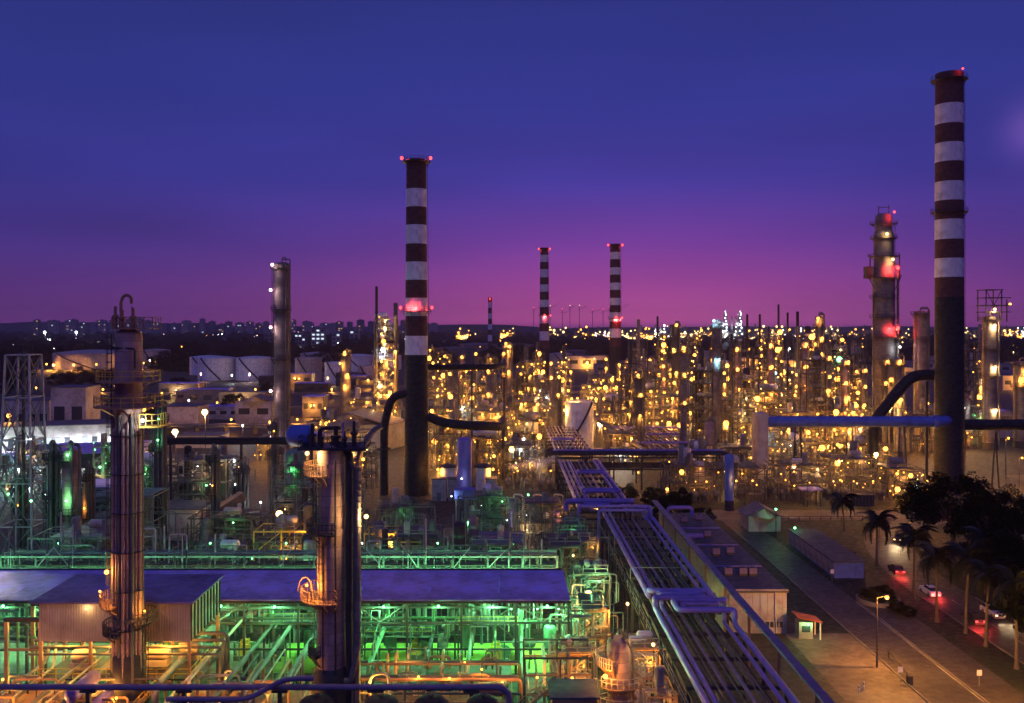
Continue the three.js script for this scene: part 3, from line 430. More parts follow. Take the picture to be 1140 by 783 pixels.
{ // low dark roofed hut and stair between deck and vessel
  const t = thing('hut', 'low dark roofed hut at the bottom edge beside the lit vessel', 'hut', X(638, 95), -95); part(t, 'wall', new B().range(-2.3, 2.3, 0, 6.4, -2.2, 2.2), 'orange_steel'); part(t, 'roof', new B().range(-2.6, 2.6, 6.4, 6.6, -2.5, 2.5), 'dark_roof');
  const s = thing('stair', 'orange steel stair climbing to the hut', 'stair', X(596, 97), -97), n = 12; for (let k = 0; k < n; k++) part(s, 'tread', new B().range(-2 + k * 0.33, -1.72 + k * 0.33, 3 + k * 0.3, 3.06 + k * 0.3, -0.5, 0.5), 'orange_steel'); for (const z of [-0.5, 0.5]) { part(s, 'stringer', new B().bar(V(-2.2, 2.8, z), V(2, 6.3, z), 0.06, 0.25), 'orange_steel'); part(s, 'handrail', new B().bar(V(-2.2, 3.8, z), V(2, 7.3, z), 0.07).bar(V(-2.2, 2.8, z), V(-2.2, 3.8, z), 0.07).bar(V(2, 6.3, z), V(2, 7.3, z), 0.07).bar(V(0, 4.6, z), V(0, 5.6, z), 0.07), 'orange_steel'); } part(s, 'post', new B().range(-2.3, -2.1, 0, 2.8, -0.5, -0.3).range(-2.3, -2.1, 0, 2.8, 0.3, 0.5), 'orange_steel'); part(s, 'landing', new B().range(-4.2, -2.1, 2.7, 2.8, -0.6, 0.6), 'orange_steel');
  const f = thing('pipe_stand', 'slim steel frame with pipes between shed end and lit vessel', 'frame', X(622, 104), -104); for (const x of [-4, 0, 3.6]) for (const z of [-3, 3]) part(f, 'post', new B().range(x - 0.1, x + 0.1, 0, 7.6, z - 0.1, z + 0.1), 'steel'); for (const y of [3.4, 5.6, 7.5]) for (const z of [-3, 3]) part(f, 'beam', new B().range(-4.1, 3.7, y - 0.1, y + 0.1, z - 0.09, z + 0.09), y > 7 ? 'dark_steel' : 'orange_steel'); for (let k = 0; k < 8; k++) part(f, 'pipe', new B().pipe([[-3.6 + k * 0.95, 0.4, 2 - k * 0.5], [-3.6 + k * 0.95, 4.4 + (k % 3), 2 - k * 0.5], [-3.6 + k * 0.95, 4.4 + (k % 3), -4]], 0.09 + (k % 3) * 0.05, 8), k % 2 ? 'pipe' : 'cream_paint'); part(f, 'deck', new B().range(-4, 3.6, 3.52, 3.6, -3, 3), 'steel'); lamp(f, -2.6, 5.2, 2.6, 'sodium', 40, 0.14); lamp(f, 1.4, 5.0, 2.2, 'sodium', 40, 0.12);
}
{ // round vessel with a ringed platform, lit bright
  const d = 100, t = thing('reactor_vessel', 'squat brightly lit vessel with curved orange platform beside the pipe rack', 'vessel', X(689, d), -d), r = 1.3; part(t, 'shell', new B().lathe(0, 0, 0, [[r, 1], [r, 9.7], ...domeTop(r, 9.7).slice(1)], 32), 'column_cladding'); part(t, 'skirt', new B().lathe(0, 0, 0, [[1.6, 0], [r, 1]], 28), 'dark_steel');
  for (const [y, a0, a1, w] of [[5.4, -1.5, 2.4, 1.7], [7.3, 2, 4.4, 1.3], [3.2, -1.8, 2.6, 2]]) platformAt(t, y, r, a0, a1, w, 'orange_steel', 'cream_paint'); const hoops = new B(); for (let k = 0; k < 5; k++) hoops.sweep(arc(0, 5.9 + k * 0.5, 0, r + 1.7, -0.9, 0.9, 8), 0.05, 5, false); part(t, 'hoop_rail', hoops, 'cream_paint');
  for (const [ox, oz] of [[-0.8, 0.4], [0.5, 0.7], [0.2, -0.7]]) part(t, 'nozzle', new B().lathe(ox, 10.2, oz, [[0.18, 0], [0.18, 0.6], [0.3, 0.6], [0.3, 0.72], [0.02, 0.73]], 10), 'steel'); part(t, 'riser_pipe', new B().pipe([[1.3, 1, 1.6], [1.3, 9.2, 1.6], [0.4, 10.9, 0.6]], 0.12, 8), 'pipe'); cageLadder(t, r, 1, 9, 2.2, 'orange_steel');
  lamp(t, -1.9, 7.2, 3.4, 'sodium', 75, 0.24); lamp(t, 3.6, 9.9, 1.4, 'warm', 40, 0.2); lamp(t, 0.9, 14.1, 0.5, 'warm', 60, 0.18);
  part(t, 'lamp_pole', new B().bar(V(0.9, 10, 0.5), V(0.9, 14, 0.5), 0.1), 'steel'); part(t, 'lamp_pole', new B().bar(V(3.6, 5.4, 1.4), V(3.6, 9.8, 1.4), 0.08), 'steel');
}
// left front: portal, stairs and lines
{
  const p = thing('steel_portal', 'brown steel portal frame at the far left front', 'frame', X(26, 106), -106); for (const x of [-2, 2]) for (const z of [0, -6]) part(p, 'post', new B().range(x - 0.2, x + 0.2, 0, 10, z - 0.2, z + 0.2), 'orange_steel'); for (const z of [0, -6]) part(p, 'beam', new B().range(-2.2, 2.6, 10, 10.45, z - 0.22, z + 0.22), 'dark_steel'); for (const y of [3.4, 6.6]) part(p, 'beam', new B().range(-1.8, 1.8, y, y + 0.25, -0.12, 0.12), 'orange_steel'); part(p, 'brace', new B().bar(V(2.2, 9.2, 0), V(5, 12.6, 0.2), 0.3), 'yellow_paint'); for (let k = 0; k < 4; k++) part(p, 'pipe', new B().pipe([[-9, 10.9 - k * 1.9, -1 - k], [-1.2 + k * 0.6, 10.9 - k * 1.9, -1 - k], [-1.2 + k * 0.6, 1, -1 - k]], 0.16, 8), k % 2 ? 'pipe' : 'green_paint');
  const a = rng(29), t = thing('pipe_deck', 'cluttered yellow lit pipe deck at the bottom left corner', 'deck', -47, -96); steelDeck(t, -9, 8.5, 4.6, 5.5, -3.5, 'orange_steel', 5, 'yellow_paint');
  for (let k = 0; k < 26; k++) { const x = -8.5 + a() * 16, z = -3 + a() * 8, h = 0.7 + a() * 2, l = 1 + a() * 4; part(t, 'pipe', k % 2 ? new B().pipe([[x, 4.6, z], [x, 4.6 + h, z], [x + l, 4.6 + h, z], [x + l, 4.6, z]], 0.07 + a() * 0.12, 8) : new B().pipe([[x, 4.6 + h - 0.6, 6], [x, 4.6 + h - 0.6, -6 - l], [x, 7 + h, -7 - l]], 0.1 + a() * 0.14, 8), ['cream_paint', 'pipe', 'galvanised', 'orange_steel'][k % 4]); }
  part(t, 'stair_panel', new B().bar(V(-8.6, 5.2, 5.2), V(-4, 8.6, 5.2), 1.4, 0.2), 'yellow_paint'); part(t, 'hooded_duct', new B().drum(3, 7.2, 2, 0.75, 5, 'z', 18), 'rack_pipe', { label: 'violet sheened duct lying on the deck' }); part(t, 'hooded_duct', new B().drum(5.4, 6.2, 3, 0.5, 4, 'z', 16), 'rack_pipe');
  for (const [x, y, z, cd] of [[-6.4, 6.6, 3.4, 60], [-3.2, 6.1, 4.6, 50], [1, 6.2, 4.8, 45], [4.6, 6.2, 0.5, 60], [7.2, 6.6, 3.6, 45], [-7.6, 6.3, -2, 60]]) { lamp(t, x, y, z, 'sodium', cd, 0.13); part(t, 'lamp_pole', new B().bar(V(x, 4.6, z), V(x, y - 0.08, z), 0.06), 'steel'); }
  const t2 = thing('pipe_deck', 'orange lit pipe deck at the bottom edge between the two near columns', 'deck', -28, -97); steelDeck(t2, -8, 6.5, 3.8, 5, -5, 'orange_steel', 4, 'cream_paint'); for (let k = 0; k < 26; k++) { const x = -7.6 + a() * 13.5, z = -4.5 + a() * 9, h = 0.8 + a() * 2, l = 1 + a() * 4; part(t2, 'pipe', k % 3 ? new B().pipe([[x, 3.8, z], [x, 3.8 + h, z], [x + l, 3.8 + h, z], [x + l, 3.8, z]], 0.07 + a() * 0.13, 8) : new B().pipe([[x, 3.8 + h, 6], [x, 3.8 + h, -7 - l], [x, 0.6, -7 - l]], 0.1 + a() * 0.15, 8), ['cream_paint', 'pipe', 'galvanised', 'orange_steel'][k % 4]); } for (const [x, y, z, cd] of [[-6, 5.8, 3, 55], [-1.5, 5.6, 4.4, 45], [3.5, 5.8, 1, 60], [5.5, 5.5, 4, 40], [-3, 5.4, -3.5, 50]]) { lamp(t2, x, y, z, 'sodium', cd, 0.13); part(t2, 'lamp_pole', new B().bar(V(x, 3.8, z), V(x, y - 0.08, z), 0.06), 'steel'); }
  for (const [x, y, r0, m] of [[-37.2, 6.2, 0.42, 'galvanised'], [-30.5, 5.4, 0.22, 'pipe'], [-27.8, 5.6, 0.26, 'galvanised'], [-24.6, 4.6, 0.3, 'galvanised'], [-33.6, 7, 0.18, 'cream_paint']]) { const q = thing('pipe', 'pale pipe slanting back between grey house and shed', 'pipe', x, -99); part(q, 'pipe_barrel', new B().pipe([[0, y - 3, 3], [0, y, 3], [0, y, -21], [0, y - 3, -21]], r0, 12), m); for (const z of [0, -9]) part(q, 'pipe_support', new B().range(-0.12, 0.12, 0, y - r0, z - 0.12, z + 0.12).range(-0.5, 0.5, y - r0 - 0.22, y - r0 - 0.02, z - 0.14, z + 0.14), 'orange_steel'); }
}
// ---------------------------------------------------------------- the violet pipe rack running away from the camera
function rackBents(t, x0, x1, y, d0, d1, step, m = 'dark_steel') {
  for (let d = d0; d <= d1 + 0.01; d += step) { const z = -d; for (const x of [x0, x1]) part(t, 'post', new B().range(x - 0.18, x + 0.18, 0, y, z - 0.18, z + 0.18), m); for (const q of [y - 0.35, y - 3.4]) part(t, 'cross_beam', new B().range(x0 - 0.3, x1 + 0.3, q, q + 0.34, z - 0.15, z + 0.15), m); }
  for (const x of [x0, x1]) for (const q of [y - 0.7, y - 3.7]) part(t, 'side_beam', new B().range(x - 0.1, x + 0.1, q, q + 0.32, -d0, -d1), m);
}
{
  const t = thing('pipe_rack', 'broad violet lit pipe rack running back from the bottom right', 'pipe rack', 0, -80), g = new THREE.Group(); t.position.set(0, 0, 0);
  rackBents(t, 19, 29, 8, 84, 172, 8); rackBents(t, 14.6, 26.4, 8, 178, 242, 8); rackBents(t, 14, 26, 8, 262, 326, 8);
  const yb = 8;
  // pipes that make a wide loop across the rack at d = L, opening to the right (s = 1) or left (s = -1)
  const loop = (x, xe, r, d0, d1, L, gap, up) => { const y = yb + r, u = y + up; return [[x, y, -d0], [x, y, -(L - gap - 0.8)], [x, u, -(L - gap - 0.8)], [x, u, -(L - gap)], [xe, u, -(L - gap)], [xe, u, -(L + gap)], [x, u, -(L + gap)], [x, u, -(L + gap + 0.8)], [x, y, -(L + gap + 0.8)], [x, y, -d1]]; };
  const run = (pts, r, m = 'rack_pipe', bend = r * 2.2) => part(t, 'pipe', new B().pipe(pts, r, 12, bend), m);
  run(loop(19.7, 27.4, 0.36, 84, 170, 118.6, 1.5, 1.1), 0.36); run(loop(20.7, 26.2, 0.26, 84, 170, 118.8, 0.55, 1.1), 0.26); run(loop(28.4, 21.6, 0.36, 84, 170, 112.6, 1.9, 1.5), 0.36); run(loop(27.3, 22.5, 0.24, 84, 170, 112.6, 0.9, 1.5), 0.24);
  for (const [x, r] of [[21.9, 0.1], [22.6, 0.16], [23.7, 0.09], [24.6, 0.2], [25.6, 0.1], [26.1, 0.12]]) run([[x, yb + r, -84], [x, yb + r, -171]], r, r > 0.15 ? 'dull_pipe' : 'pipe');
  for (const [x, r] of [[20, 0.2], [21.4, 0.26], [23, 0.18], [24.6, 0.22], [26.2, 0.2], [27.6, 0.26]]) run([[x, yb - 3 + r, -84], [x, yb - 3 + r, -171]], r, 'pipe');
  // second loop, then the rack steps left
  const y2 = yb + 1.5;
  [[19.7, 15.2, 0.36, 176, 0], [20.9, 16.3, 0.26, 177.2, 0.2], [28.2, 25.6, 0.4, 172.6, 0.5], [27, 24.4, 0.3, 174, 0.4]].forEach(([xa, xb, r, L, dy]) => run([[xa, yb + r, -170], [xa, yb + r, -(L - 1)], [xa, y2 + dy, -(L - 1)], [xa, y2 + dy, -L], [xb, y2 + dy, -L], [xb, y2 + dy, -(L + 1)], [xb, yb + r, -(L + 1)], [xb, yb + r, -243]], r));
  run([[26, y2 + 0.9, -171.5], [14.4, y2 + 0.9, -171.5], [14.4, 2, -171.5]], 0.3); run([[27.4, yb, -170.6], [27.4, y2 + 0.3, -170.6], [18.2, y2 + 0.3, -170.6], [18.2, 2.5, -170.6]], 0.28); run([[26.2, y2 + 0.2, -180], [12.6, y2 + 0.2, -180], [12.6, y2 - 1.6, -180]], 0.55);
  run(loop(17.4, 25.2, 0.3, 178, 243, 194, 1.4, 1), 0.3); run(loop(18.2, 24, 0.2, 178, 243, 194, 0.5, 1), 0.2); run(loop(15.4, 22.5, 0.26, 262, 326, 282, 1.5, 1), 0.26); run(loop(24.6, 18.2, 0.28, 178, 243, 219, 1.6, 1), 0.28);
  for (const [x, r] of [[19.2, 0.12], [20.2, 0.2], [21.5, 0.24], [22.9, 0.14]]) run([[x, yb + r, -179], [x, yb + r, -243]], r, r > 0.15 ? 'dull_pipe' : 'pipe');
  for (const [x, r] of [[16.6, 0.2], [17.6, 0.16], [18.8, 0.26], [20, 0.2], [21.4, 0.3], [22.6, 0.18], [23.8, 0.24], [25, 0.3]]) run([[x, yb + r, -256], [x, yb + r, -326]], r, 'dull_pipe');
  // walkway and tray on the right flank
  part(t, 'cable_tray', new B().range(30.2, 31.2, 9.2, 9.5, -84, -182), 'dull_pipe'); part(t, 'side_screen', new B().range(31.25, 31.32, 5.2, 9.1, -124, -180), 'cream_paint');
  for (let d = 88; d < 184; d += 12) part(t, 'tray_post', new B().range(30.55, 30.85, 0, 9.2, -d - 0.15, -d + 0.15), 'orange_steel');
  part(t, 'walkway', new B().range(18.2, 18.9, 6.6, 6.7, -84, -170), 'dark_steel'); part(t, 'handrail', new B().rail([[18.2, 6.7, -84], [18.2, 6.7, -170]], 1.1, 0.06, 3), 'galvanised');
  for (const d of [131, 150]) part(t, 'drip_frame', new B().bar(V(18.6, yb, -d), V(18.6, yb + 1.6, -d), 0.08).bar(V(26, yb, -d), V(26, yb + 1.6, -d), 0.08).bar(V(18.6, yb + 1.6, -d), V(26, yb + 1.6, -d), 0.08), 'galvanised');
  for (const [x, d] of [[23, 100], [23, 140], [21, 200], [20, 232]]) lamp(t, x, 4, -d, 'warm', 16, 0.14);
}
{ // rack crossing behind, and the wide rack field beyond
  const t = thing('pipe_rack', 'dark pipe rack crossing from the violet rack to the right', 'pipe rack', 15, -250); for (let x = 0; x <= 46; x += 7.6) { for (const z of [-5, 5]) part(t, 'post', new B().range(x - 0.2, x + 0.2, 0, 9.4, z - 0.2, z + 0.2), 'dark_steel'); part(t, 'cross_beam', new B().range(x - 0.16, x + 0.16, 9.05, 9.4, -5.3, 5.3), 'dark_steel'); } for (const z of [-5, 5]) for (const y of [8.6, 5.4]) part(t, 'side_beam', new B().range(0, 46, y, y + 0.4, z - 0.12, z + 0.12), 'dark_steel'); for (let k = 0; k < 11; k++) part(t, 'pipe', new B().pipe([[-1 - (k % 3), 9.4 + 0.16 + (k % 4) * 0.08, -4.4 + k * 0.86], [47, 9.56 + (k % 4) * 0.08, -4.4 + k * 0.86], [47, 3, -4.4 + k * 0.86]], 0.16 + (k % 4) * 0.08, 10), k % 3 ? 'dark_steel' : 'rack_pipe'); for (let k = 0; k < 6; k++) part(t, 'pipe', new B().pipe([[0, 6, -4 + k * 1.6], [46, 6, -4 + k * 1.6]], 0.2, 8), 'dark_steel'); for (const x of [8, 22, 36, 44]) lamp(t, x, 4.6, 4, 'sodium', 60, 0.2);
  const f = thing('pipe_rack', 'wide violet rack field beyond the crossing rack', 'pipe rack', 52, -304); for (let z = -32; z <= 34; z += 11) { for (const x of [-13, 0, 13]) part(f, 'post', new B().range(x - 0.2, x + 0.2, 0, 6, z - 0.2, z + 0.2), 'dark_steel'); part(f, 'cross_beam', new B().range(-13.4, 13.4, 5.6, 6, z - 0.2, z + 0.2), 'dark_steel'); } for (let k = 0; k < 17; k++) part(f, 'pipe', new B().pipe([[-12.6 + k * 1.55, 6.3, 34], [-12.6 + k * 1.55, 6.3, -32 - (k % 4) * 3], [-12.6 + k * 1.55, 2, -33 - (k % 4) * 3]], 0.2 + (k % 3) * 0.13, 8), k % 4 ? 'dull_pipe' : 'dark_steel'); for (const z of [20, -2, -22]) part(f, 'loop_pipe', new B().pipe([[-12, 6.6, z], [-12, 7.8, z], [12, 7.8, z - 0.4], [12, 6.6, z - 0.4]], 0.34, 8), 'rack_pipe'); part(f, 'conveyor_gallery', new B().bar(V(-19, 11, -34), V(-8, 6.6, 40), 1.6, 0.6), 'cladding'); for (const [z, h] of [[-30, 10.4], [0, 8.6], [28, 7]]) part(f, 'gallery_post', new B().range(-18.6 + (z + 34) * 0.149 - 0.2, -18.2 + (z + 34) * 0.149, 0, h, z - 0.2, z + 0.2), 'dark_steel');
}
// ---------------------------------------------------------------- switch house right of the rack
{
  const t = thing('switch_house', 'long low white walled house with dark flat roof beside the rack', 'building', 36.8, -158), w = 4.6, l = 27;
  part(t, 'wall', new B().range(-w, w, 0, 6, l - 0.2, l), 'white_wall', { label: 'white end wall facing the camera' }); part(t, 'wall', new B().range(w - 0.2, w, 0, 6, -l, l - 0.21), 'white_wall'); part(t, 'wall', new B().range(-w, -w + 0.2, 0, 6, -l, l - 0.21), 'white_wall'); part(t, 'wall', new B().range(-w + 0.21, w - 0.21, 0, 6, -l, -l + 0.2), 'white_wall');
  part(t, 'roof', new B().range(-w - 0.25, w + 0.25, 6, 6.25, -l - 0.3, l + 0.25), 'dark_roof'); part(t, 'parapet', new B().range(-w - 0.2, w + 0.2, 6.25, 6.5, l - 0.02, l + 0.2), 'white_wall'); for (const z of [14, 0, -13]) part(t, 'roof_kerb', new B().range(-w, w, 6.25, 6.42, z - 0.1, z + 0.1), 'rack_pipe');
  for (const [x, z] of [[-2, 19], [0.3, 19], [1.8, 19], [-1, 7], [1.6, 6], [0.5, -6], [-1.4, -18], [2, -20]]) { const u = part(t, 'air_unit', new B().range(x - 0.6, x + 0.6, 6.6, 7.5, z - 0.5, z + 0.5), 'dull_pipe'); part(u, 'fan_grille', new B().lathe(x, 7.5, z, [[0.42, 0], [0.42, 0.06], [0.02, 0.07]], 14), 'dark_steel'); part(t, 'unit_feet', new B().range(x - 0.6, x + 0.6, 6.25, 6.6, z - 0.5, z - 0.4).range(x - 0.6, x + 0.6, 6.25, 6.6, z + 0.4, z + 0.5), 'dark_steel'); }
  part(t, 'roof_vent', new B().drum(-2.6, 7.1, -3, 0.5, 3, 'x', 14), 'rack_pipe'); part(t, 'duct', new B().pipe([[-3.4, 6.3, -24], [-3.4, 8, -24], [1.5, 8, -24], [1.5, 6.3, -24]], 0.4, 10), 'rack_pipe');
  for (let k = 0; k < 3; k++) { const f = part(t, 'window', new B().range(0.2 + k * 1.35, 1.3 + k * 1.35, 0.9, 1.7, l + 0.002, l + 0.06), 'glass_dark'); part(f, 'window_frame', new B().range(0.72 + k * 1.35, 0.78 + k * 1.35, 0.9, 1.7, l + 0.065, l + 0.09), 'white_paint'); } part(t, 'downpipe', new B().pipe([[2.9, 6.2, l + 0.12], [2.9, 3, l + 0.12], [3.1, 0.1, l + 0.12]], 0.07, 6), 'white_paint'); for (let k = 0; k < 8; k++) part(t, 'wall_joint', new B().range(-w + 0.9 + k * 1.1, -w + 0.93 + k * 1.1, 1.9, 5.9, l + 0.002, l + 0.02), 'grey_wall');
  for (const z of [22, 12, 2, -8]) part(t, 'wall_lamp_hood', new B().range(w + 0.01, w + 0.5, 4.2, 4.35, z - 0.3, z + 0.3), 'white_paint');
  const k = thing('gate_kiosk', 'small lit guard kiosk with red tiled roof beside the white end wall', 'kiosk', 43.4, -129.5); part(k, 'wall', new B().range(-1, 1, 0, 2.4, -1, 0.9), 'white_wall'); part(k, 'roof', new B().bar(V(-1.4, 3.3, 0), V(2.2, 2.5, 0), 2.8, 0.16), 'tile_red'); for (const z of [-1.1, 1.1]) part(k, 'post', new B().range(1.9, 2.05, 0, 2.45, z - 0.08, z + 0.08), 'white_paint'); part(k, 'window', new B().range(-0.6, 0.6, 1, 1.9, 0.903, 0.93), 'glass_dark'); lamp(k, 0.2, 2.25, 1.3, 'green', 22, 0.16);
}
// ---------------------------------------------------------------- road side
function lampPost(x, d, h, arm, kind, cd, r, label, zone = '') { const t = thing('street_lamp', label, 'street lamp', x, -d, { zone }); part(t, 'pole', new B().sweep([[0, 0, 0], [0, h * 0.5, 0], [0, h, 0]], (f) => 0.11 - f * 0.05, 10), 'dark_steel'); if (arm) part(t, 'arm', new B().pipe([[0, h - 0.3, 0], [0, h, 0], [arm, h + 0.25, 0]], 0.05, 6), 'dark_steel'); part(t, 'lamp_head', new B().box(arm, h + 0.32, 0, 0.7, 0.12, 0.36), 'dark_steel'); lamp(t, arm, h + 0.02, 0, kind, cd, r); return t; }
lampPost(X(976.5, 118), 118, 9.2, 1.3, 'sodium', 1050, 0.26, 'tall street lamp with short arm beside the lit near road');
lampPost(63.3, 104, 9, -1.6, 'sodium', 1100, 0.22, 'street lamp on the verge just outside the lower right edge');
lampPost(X(864, 190), 190, 6, 0, 'green', 60, 0.24, 'greenish lamp post beside the pitched roof hut'); lampPost(X(885, 184), 184, 3.4, 0, 'green', 50, 0.24, 'low greenish lamp post by the blue wall');
lampPost(X(1028, 199), 199, 8.5, 0.8, 'sodium', 320, 0.24, 'yellow street lamp at the road bend beside the big tree'); lampPost(X(1120, 262), 262, 12, 0.8, 'sodium', 300, 0.3, 'yellow street lamp on the far right road', ); lampPost(X(1135, 250), 250, 8, 0.8, 'sodium', 300, 0.3, 'low yellow street lamp on the far right road edge');
for (const [px, d] of [[845, 215], [905, 218], [955, 220]]) lampPost(X(px, d), d + 4, 6, 0.6, 'sodium', 130, 0.16, 'street lamp lighting the cross road', 'behind the palms');
{ // shelters and long blue walled store beside the road
  const t = thing('store_building', 'long low store with blue panelled wall beside the near road', 'building', 61.5, -172), l = 12.5; part(t, 'wall', new B().range(-2.6, 2.6, 0, 2.9, -l, l), 'blue_paint'); part(t, 'roof', new B().range(-2.9, 3, 2.9, 3.1, -l - 0.3, l + 0.3), 'dark_roof'); for (let k = 0; k < 8; k++) part(t, 'wall_panel', new B().range(-2.68, -2.602, 0.3, 2.6, -l + 0.5 + k * 3.1, -l + 3.2 + k * 3.1), 'white_wall'); part(t, 'wall_panel', new B().range(-1.4, 1.4, 0.3, 2.5, l + 0.002, l + 0.06), 'blue_paint');
  const h = thing('hut', 'pitched roof hut beside the greenish lamp post', 'hut', 57, -199); part(h, 'wall', new B().range(-3.5, 3.5, 0, 3.4, -3.4, 3.4), 'cream_paint'); const rf = new B(); rf.bar(V(0, 5.2, 0), V(-4.2, 3.2, 0), 7.6, 0.14).bar(V(0, 5.2, 0), V(4.2, 3.2, 0), 7.6, 0.14); part(h, 'roof', rf, 'grey_roof'); part(h, 'gable', new B().sweep([[0, 3.4, 3.3], [0, 5, 3.3]], (f) => 3.2 * (1 - f) + 0.02, 4), 'cream_paint');
  const s = thing('planter', 'raised round planter with clipped shrubs beside the near road', 'planter', 61, -146); part(s, 'rim', new B().lathe(0, 0, 0, [[3.4, 0], [3.4, 0.7], [3.1, 0.7], [3.1, 0.5]], 28), 'concrete'); part(s, 'soil', new B().lathe(0, 0, 0, [[3.1, 0.5], [0.02, 0.55]], 20), 'land');
  const sh = thing('shelter', 'small open shelter with blue roof on the cross road', 'shelter', X(902, 224), -224); for (const x of [-2, 2]) for (const z of [-1.4, 1.4]) part(sh, 'post', new B().range(x - 0.1, x + 0.1, 0, 4, z - 0.1, z + 0.1), 'steel'); part(sh, 'roof', new B().range(-2.6, 2.6, 4, 4.3, -2, 2), 'blue_roof');
  for (const [px, w] of [[960, 5], [840, 3.4]]) { const q = thing('container', 'dark steel container on the far kerb', 'container', X(px, 224), -224, { zone: 'of the cross road' }); part(q, 'body', new B().range(-w / 2, w / 2, 0.15, 2.8, -1.2, 1.2), 'dark_steel'); part(q, 'base_rail', new B().range(-w / 2, w / 2, 0, 0.149, -1.1, 1.1), 'steel'); for (let k = 0; k < 6; k++) part(q, 'rib', new B().range(-w / 2 + (k + 0.5) * w / 6 - 0.06, -w / 2 + (k + 0.5) * w / 6 + 0.06, 0.25, 2.7, 1.2, 1.26), 'steel'); }
  const f = thing('fence', 'low pipe fence along the cross road', 'fence', 56, -206.4); part(f, 'rail', new B().bar(V(0, 1, 0), V(34, 1, 0), 0.1), 'dark_steel'); part(f, 'rail', new B().bar(V(0, 0.5, 0), V(34, 0.5, 0), 0.08), 'dark_steel'); for (let k = 0; k <= 14; k++) part(f, 'post', new B().range(k * 2.42 - 0.06, k * 2.42 + 0.06, 0, 1.05, -0.06, 0.06), 'dark_steel');
  const bin = (x, d, lab) => { const q = thing('signpost', lab, 'sign', x, -d); part(q, 'pole', new B().bar(V(0, 0, 0), V(0, 1.7, 0), 0.07), 'galvanised'); part(q, 'sign_plate', new B().range(-0.32, 0.32, 1.3, 2, 0.04, 0.07), 'white_paint'); }; bin(50, 113, 'small white sign plate on the near road kerb'); bin(59.4, 112, 'small white sign plate across the near road'); bin(57.9, 158, 'small white sign plate beside the store end');
  for (const [x, d] of [[47.6, 108], [48.6, 109]]) { const q = thing('bollard', 'short pale bollard on the dirt beside the near road', 'bollard', x - 4, -d - 2); part(q, 'shaft', new B().lathe(0, 0, 0, [[0.11, 0], [0.11, 0.8], [0.07, 0.9], [0.01, 0.92]], 12), 'white_paint'); part(q, 'reflector', new B().lathe(0, 0.6, 0, [[0.115, 0], [0.115, 0.12]], 12), 'red_band'); }
  const bar = thing('barrier', 'dark lowered gate boom lying along the near kerb', 'barrier', 51.6, -117.5); part(bar, 'boom', new B().bar(V(-0.6, 0.95, 5), V(0.5, 0.95, -4), 0.14, 0.18), 'dark_steel'); part(bar, 'boom_housing', new B().range(-0.95, -0.35, 0, 1.1, 4.7, 5.3), 'dark_steel'); part(bar, 'boom_rest', new B().range(0.4, 0.56, 0, 0.86, -3.9, -3.7), 'dark_steel');
}
// cars on the right-hand road
function car(x, z, turn, m, label, taillit, y = 0.012) {
  const t = thing('car', label, 'car', x, z, { y }); t.rotation.y = turn;
  const sh = new THREE.Shape([[-2.1, 0.32], [-2.15, 0.75], [-1.95, 0.95], [-0.95, 1.02], [1.25, 1.0], [1.95, 0.88], [2.15, 0.68], [2.15, 0.32]].map(([a, b]) => new THREE.Vector2(a, b))), ex = (s, w, be) => { const g = new THREE.ExtrudeGeometry(s, { depth: w - 2 * be, bevelEnabled: true, bevelSize: be, bevelThickness: be, bevelSegments: 2 }); g.translate(0, 0, -w / 2 + be); g.rotateY(Math.PI / 2); return g; };
  part(t, 'body', ex(sh, 1.72, 0.08), m); const gh = new THREE.Shape([[-1.8, 0.95], [-1.25, 1.42], [0.2, 1.45], [1.05, 0.97]].map(([a, b]) => new THREE.Vector2(a, b))); part(t, 'glasshouse', ex(gh, 1.46, 0.06), 'glass_dark'); part(t, 'roof', new B().box(0, 1.5, 0.5, 1.2, 0.05, 1.35), m);
  for (const sx of [-0.78, 0.78]) for (const sz of [-1.3, 1.3]) { const w = part(t, 'wheel', new B().add(new B().lathe(0, 0, 0, [[0.18, -0.1], [0.33, -0.1], [0.33, 0.1], [0.18, 0.1]], 20), new THREE.Matrix4().makeRotationZ(Math.PI / 2), V(sx, 0.33, sz)), 'rubber'); part(w, 'rim', new B().add(new B().lathe(0, 0, 0, [[0.02, -0.09], [0.19, -0.09], [0.19, 0.09], [0.02, 0.09]], 14), new THREE.Matrix4().makeRotationZ(Math.PI / 2), V(sx, 0.33, sz)), 'galvanised'); }
  for (const sx of [-0.6, 0.6]) { part(t, 'headlight', new B().box(sx, 0.7, -2.16 - 0.06, 0.36, 0.16, 0.1), taillit ? 'white_paint' : 'lamp_warm'); part(t, 'taillight', new B().box(sx, 0.78, 2.2, 0.36, 0.18, 0.1), 'lamp_red'); const l = taillit ? new THREE.PointLight(new THREE.Color(1, 0.06, 0.05), 14) : new THREE.SpotLight(new THREE.Color(1, 0.68, 0.36), 110, 0, 0.5, 0.8); l.name = taillit ? 'taillight_light' : 'headlight_light'; l.position.set(sx, 0.75, taillit ? 2.5 : -2.4); l.castShadow = true; t.add(l); if (!taillit) { l.target.position.set(sx, -0.4, -14); t.add(l.target); } }
}
car(71.3, -150, 0, 'white_paint', 'white car driving away past the second palm, red tail lights on', true); car(71.4, -163, -0.1, 'red_band', 'dark red car driving away at the road bend', true); car(71.2, -136, 0, 'dark_steel', 'dark car driving away between palm trunks, red tail lights on', true);
car(75.8, -139, Math.PI, 'white_paint', 'pale car with headlights on, coming down the palm road', false); car(75.7, -122, Math.PI, 'galvanised', 'silver car with headlights on, nearest on the palm road', false); car(82.5, -187, Math.PI - 0.55, 'dark_steel', 'dark car with headlights on, coming round the road bend', false);

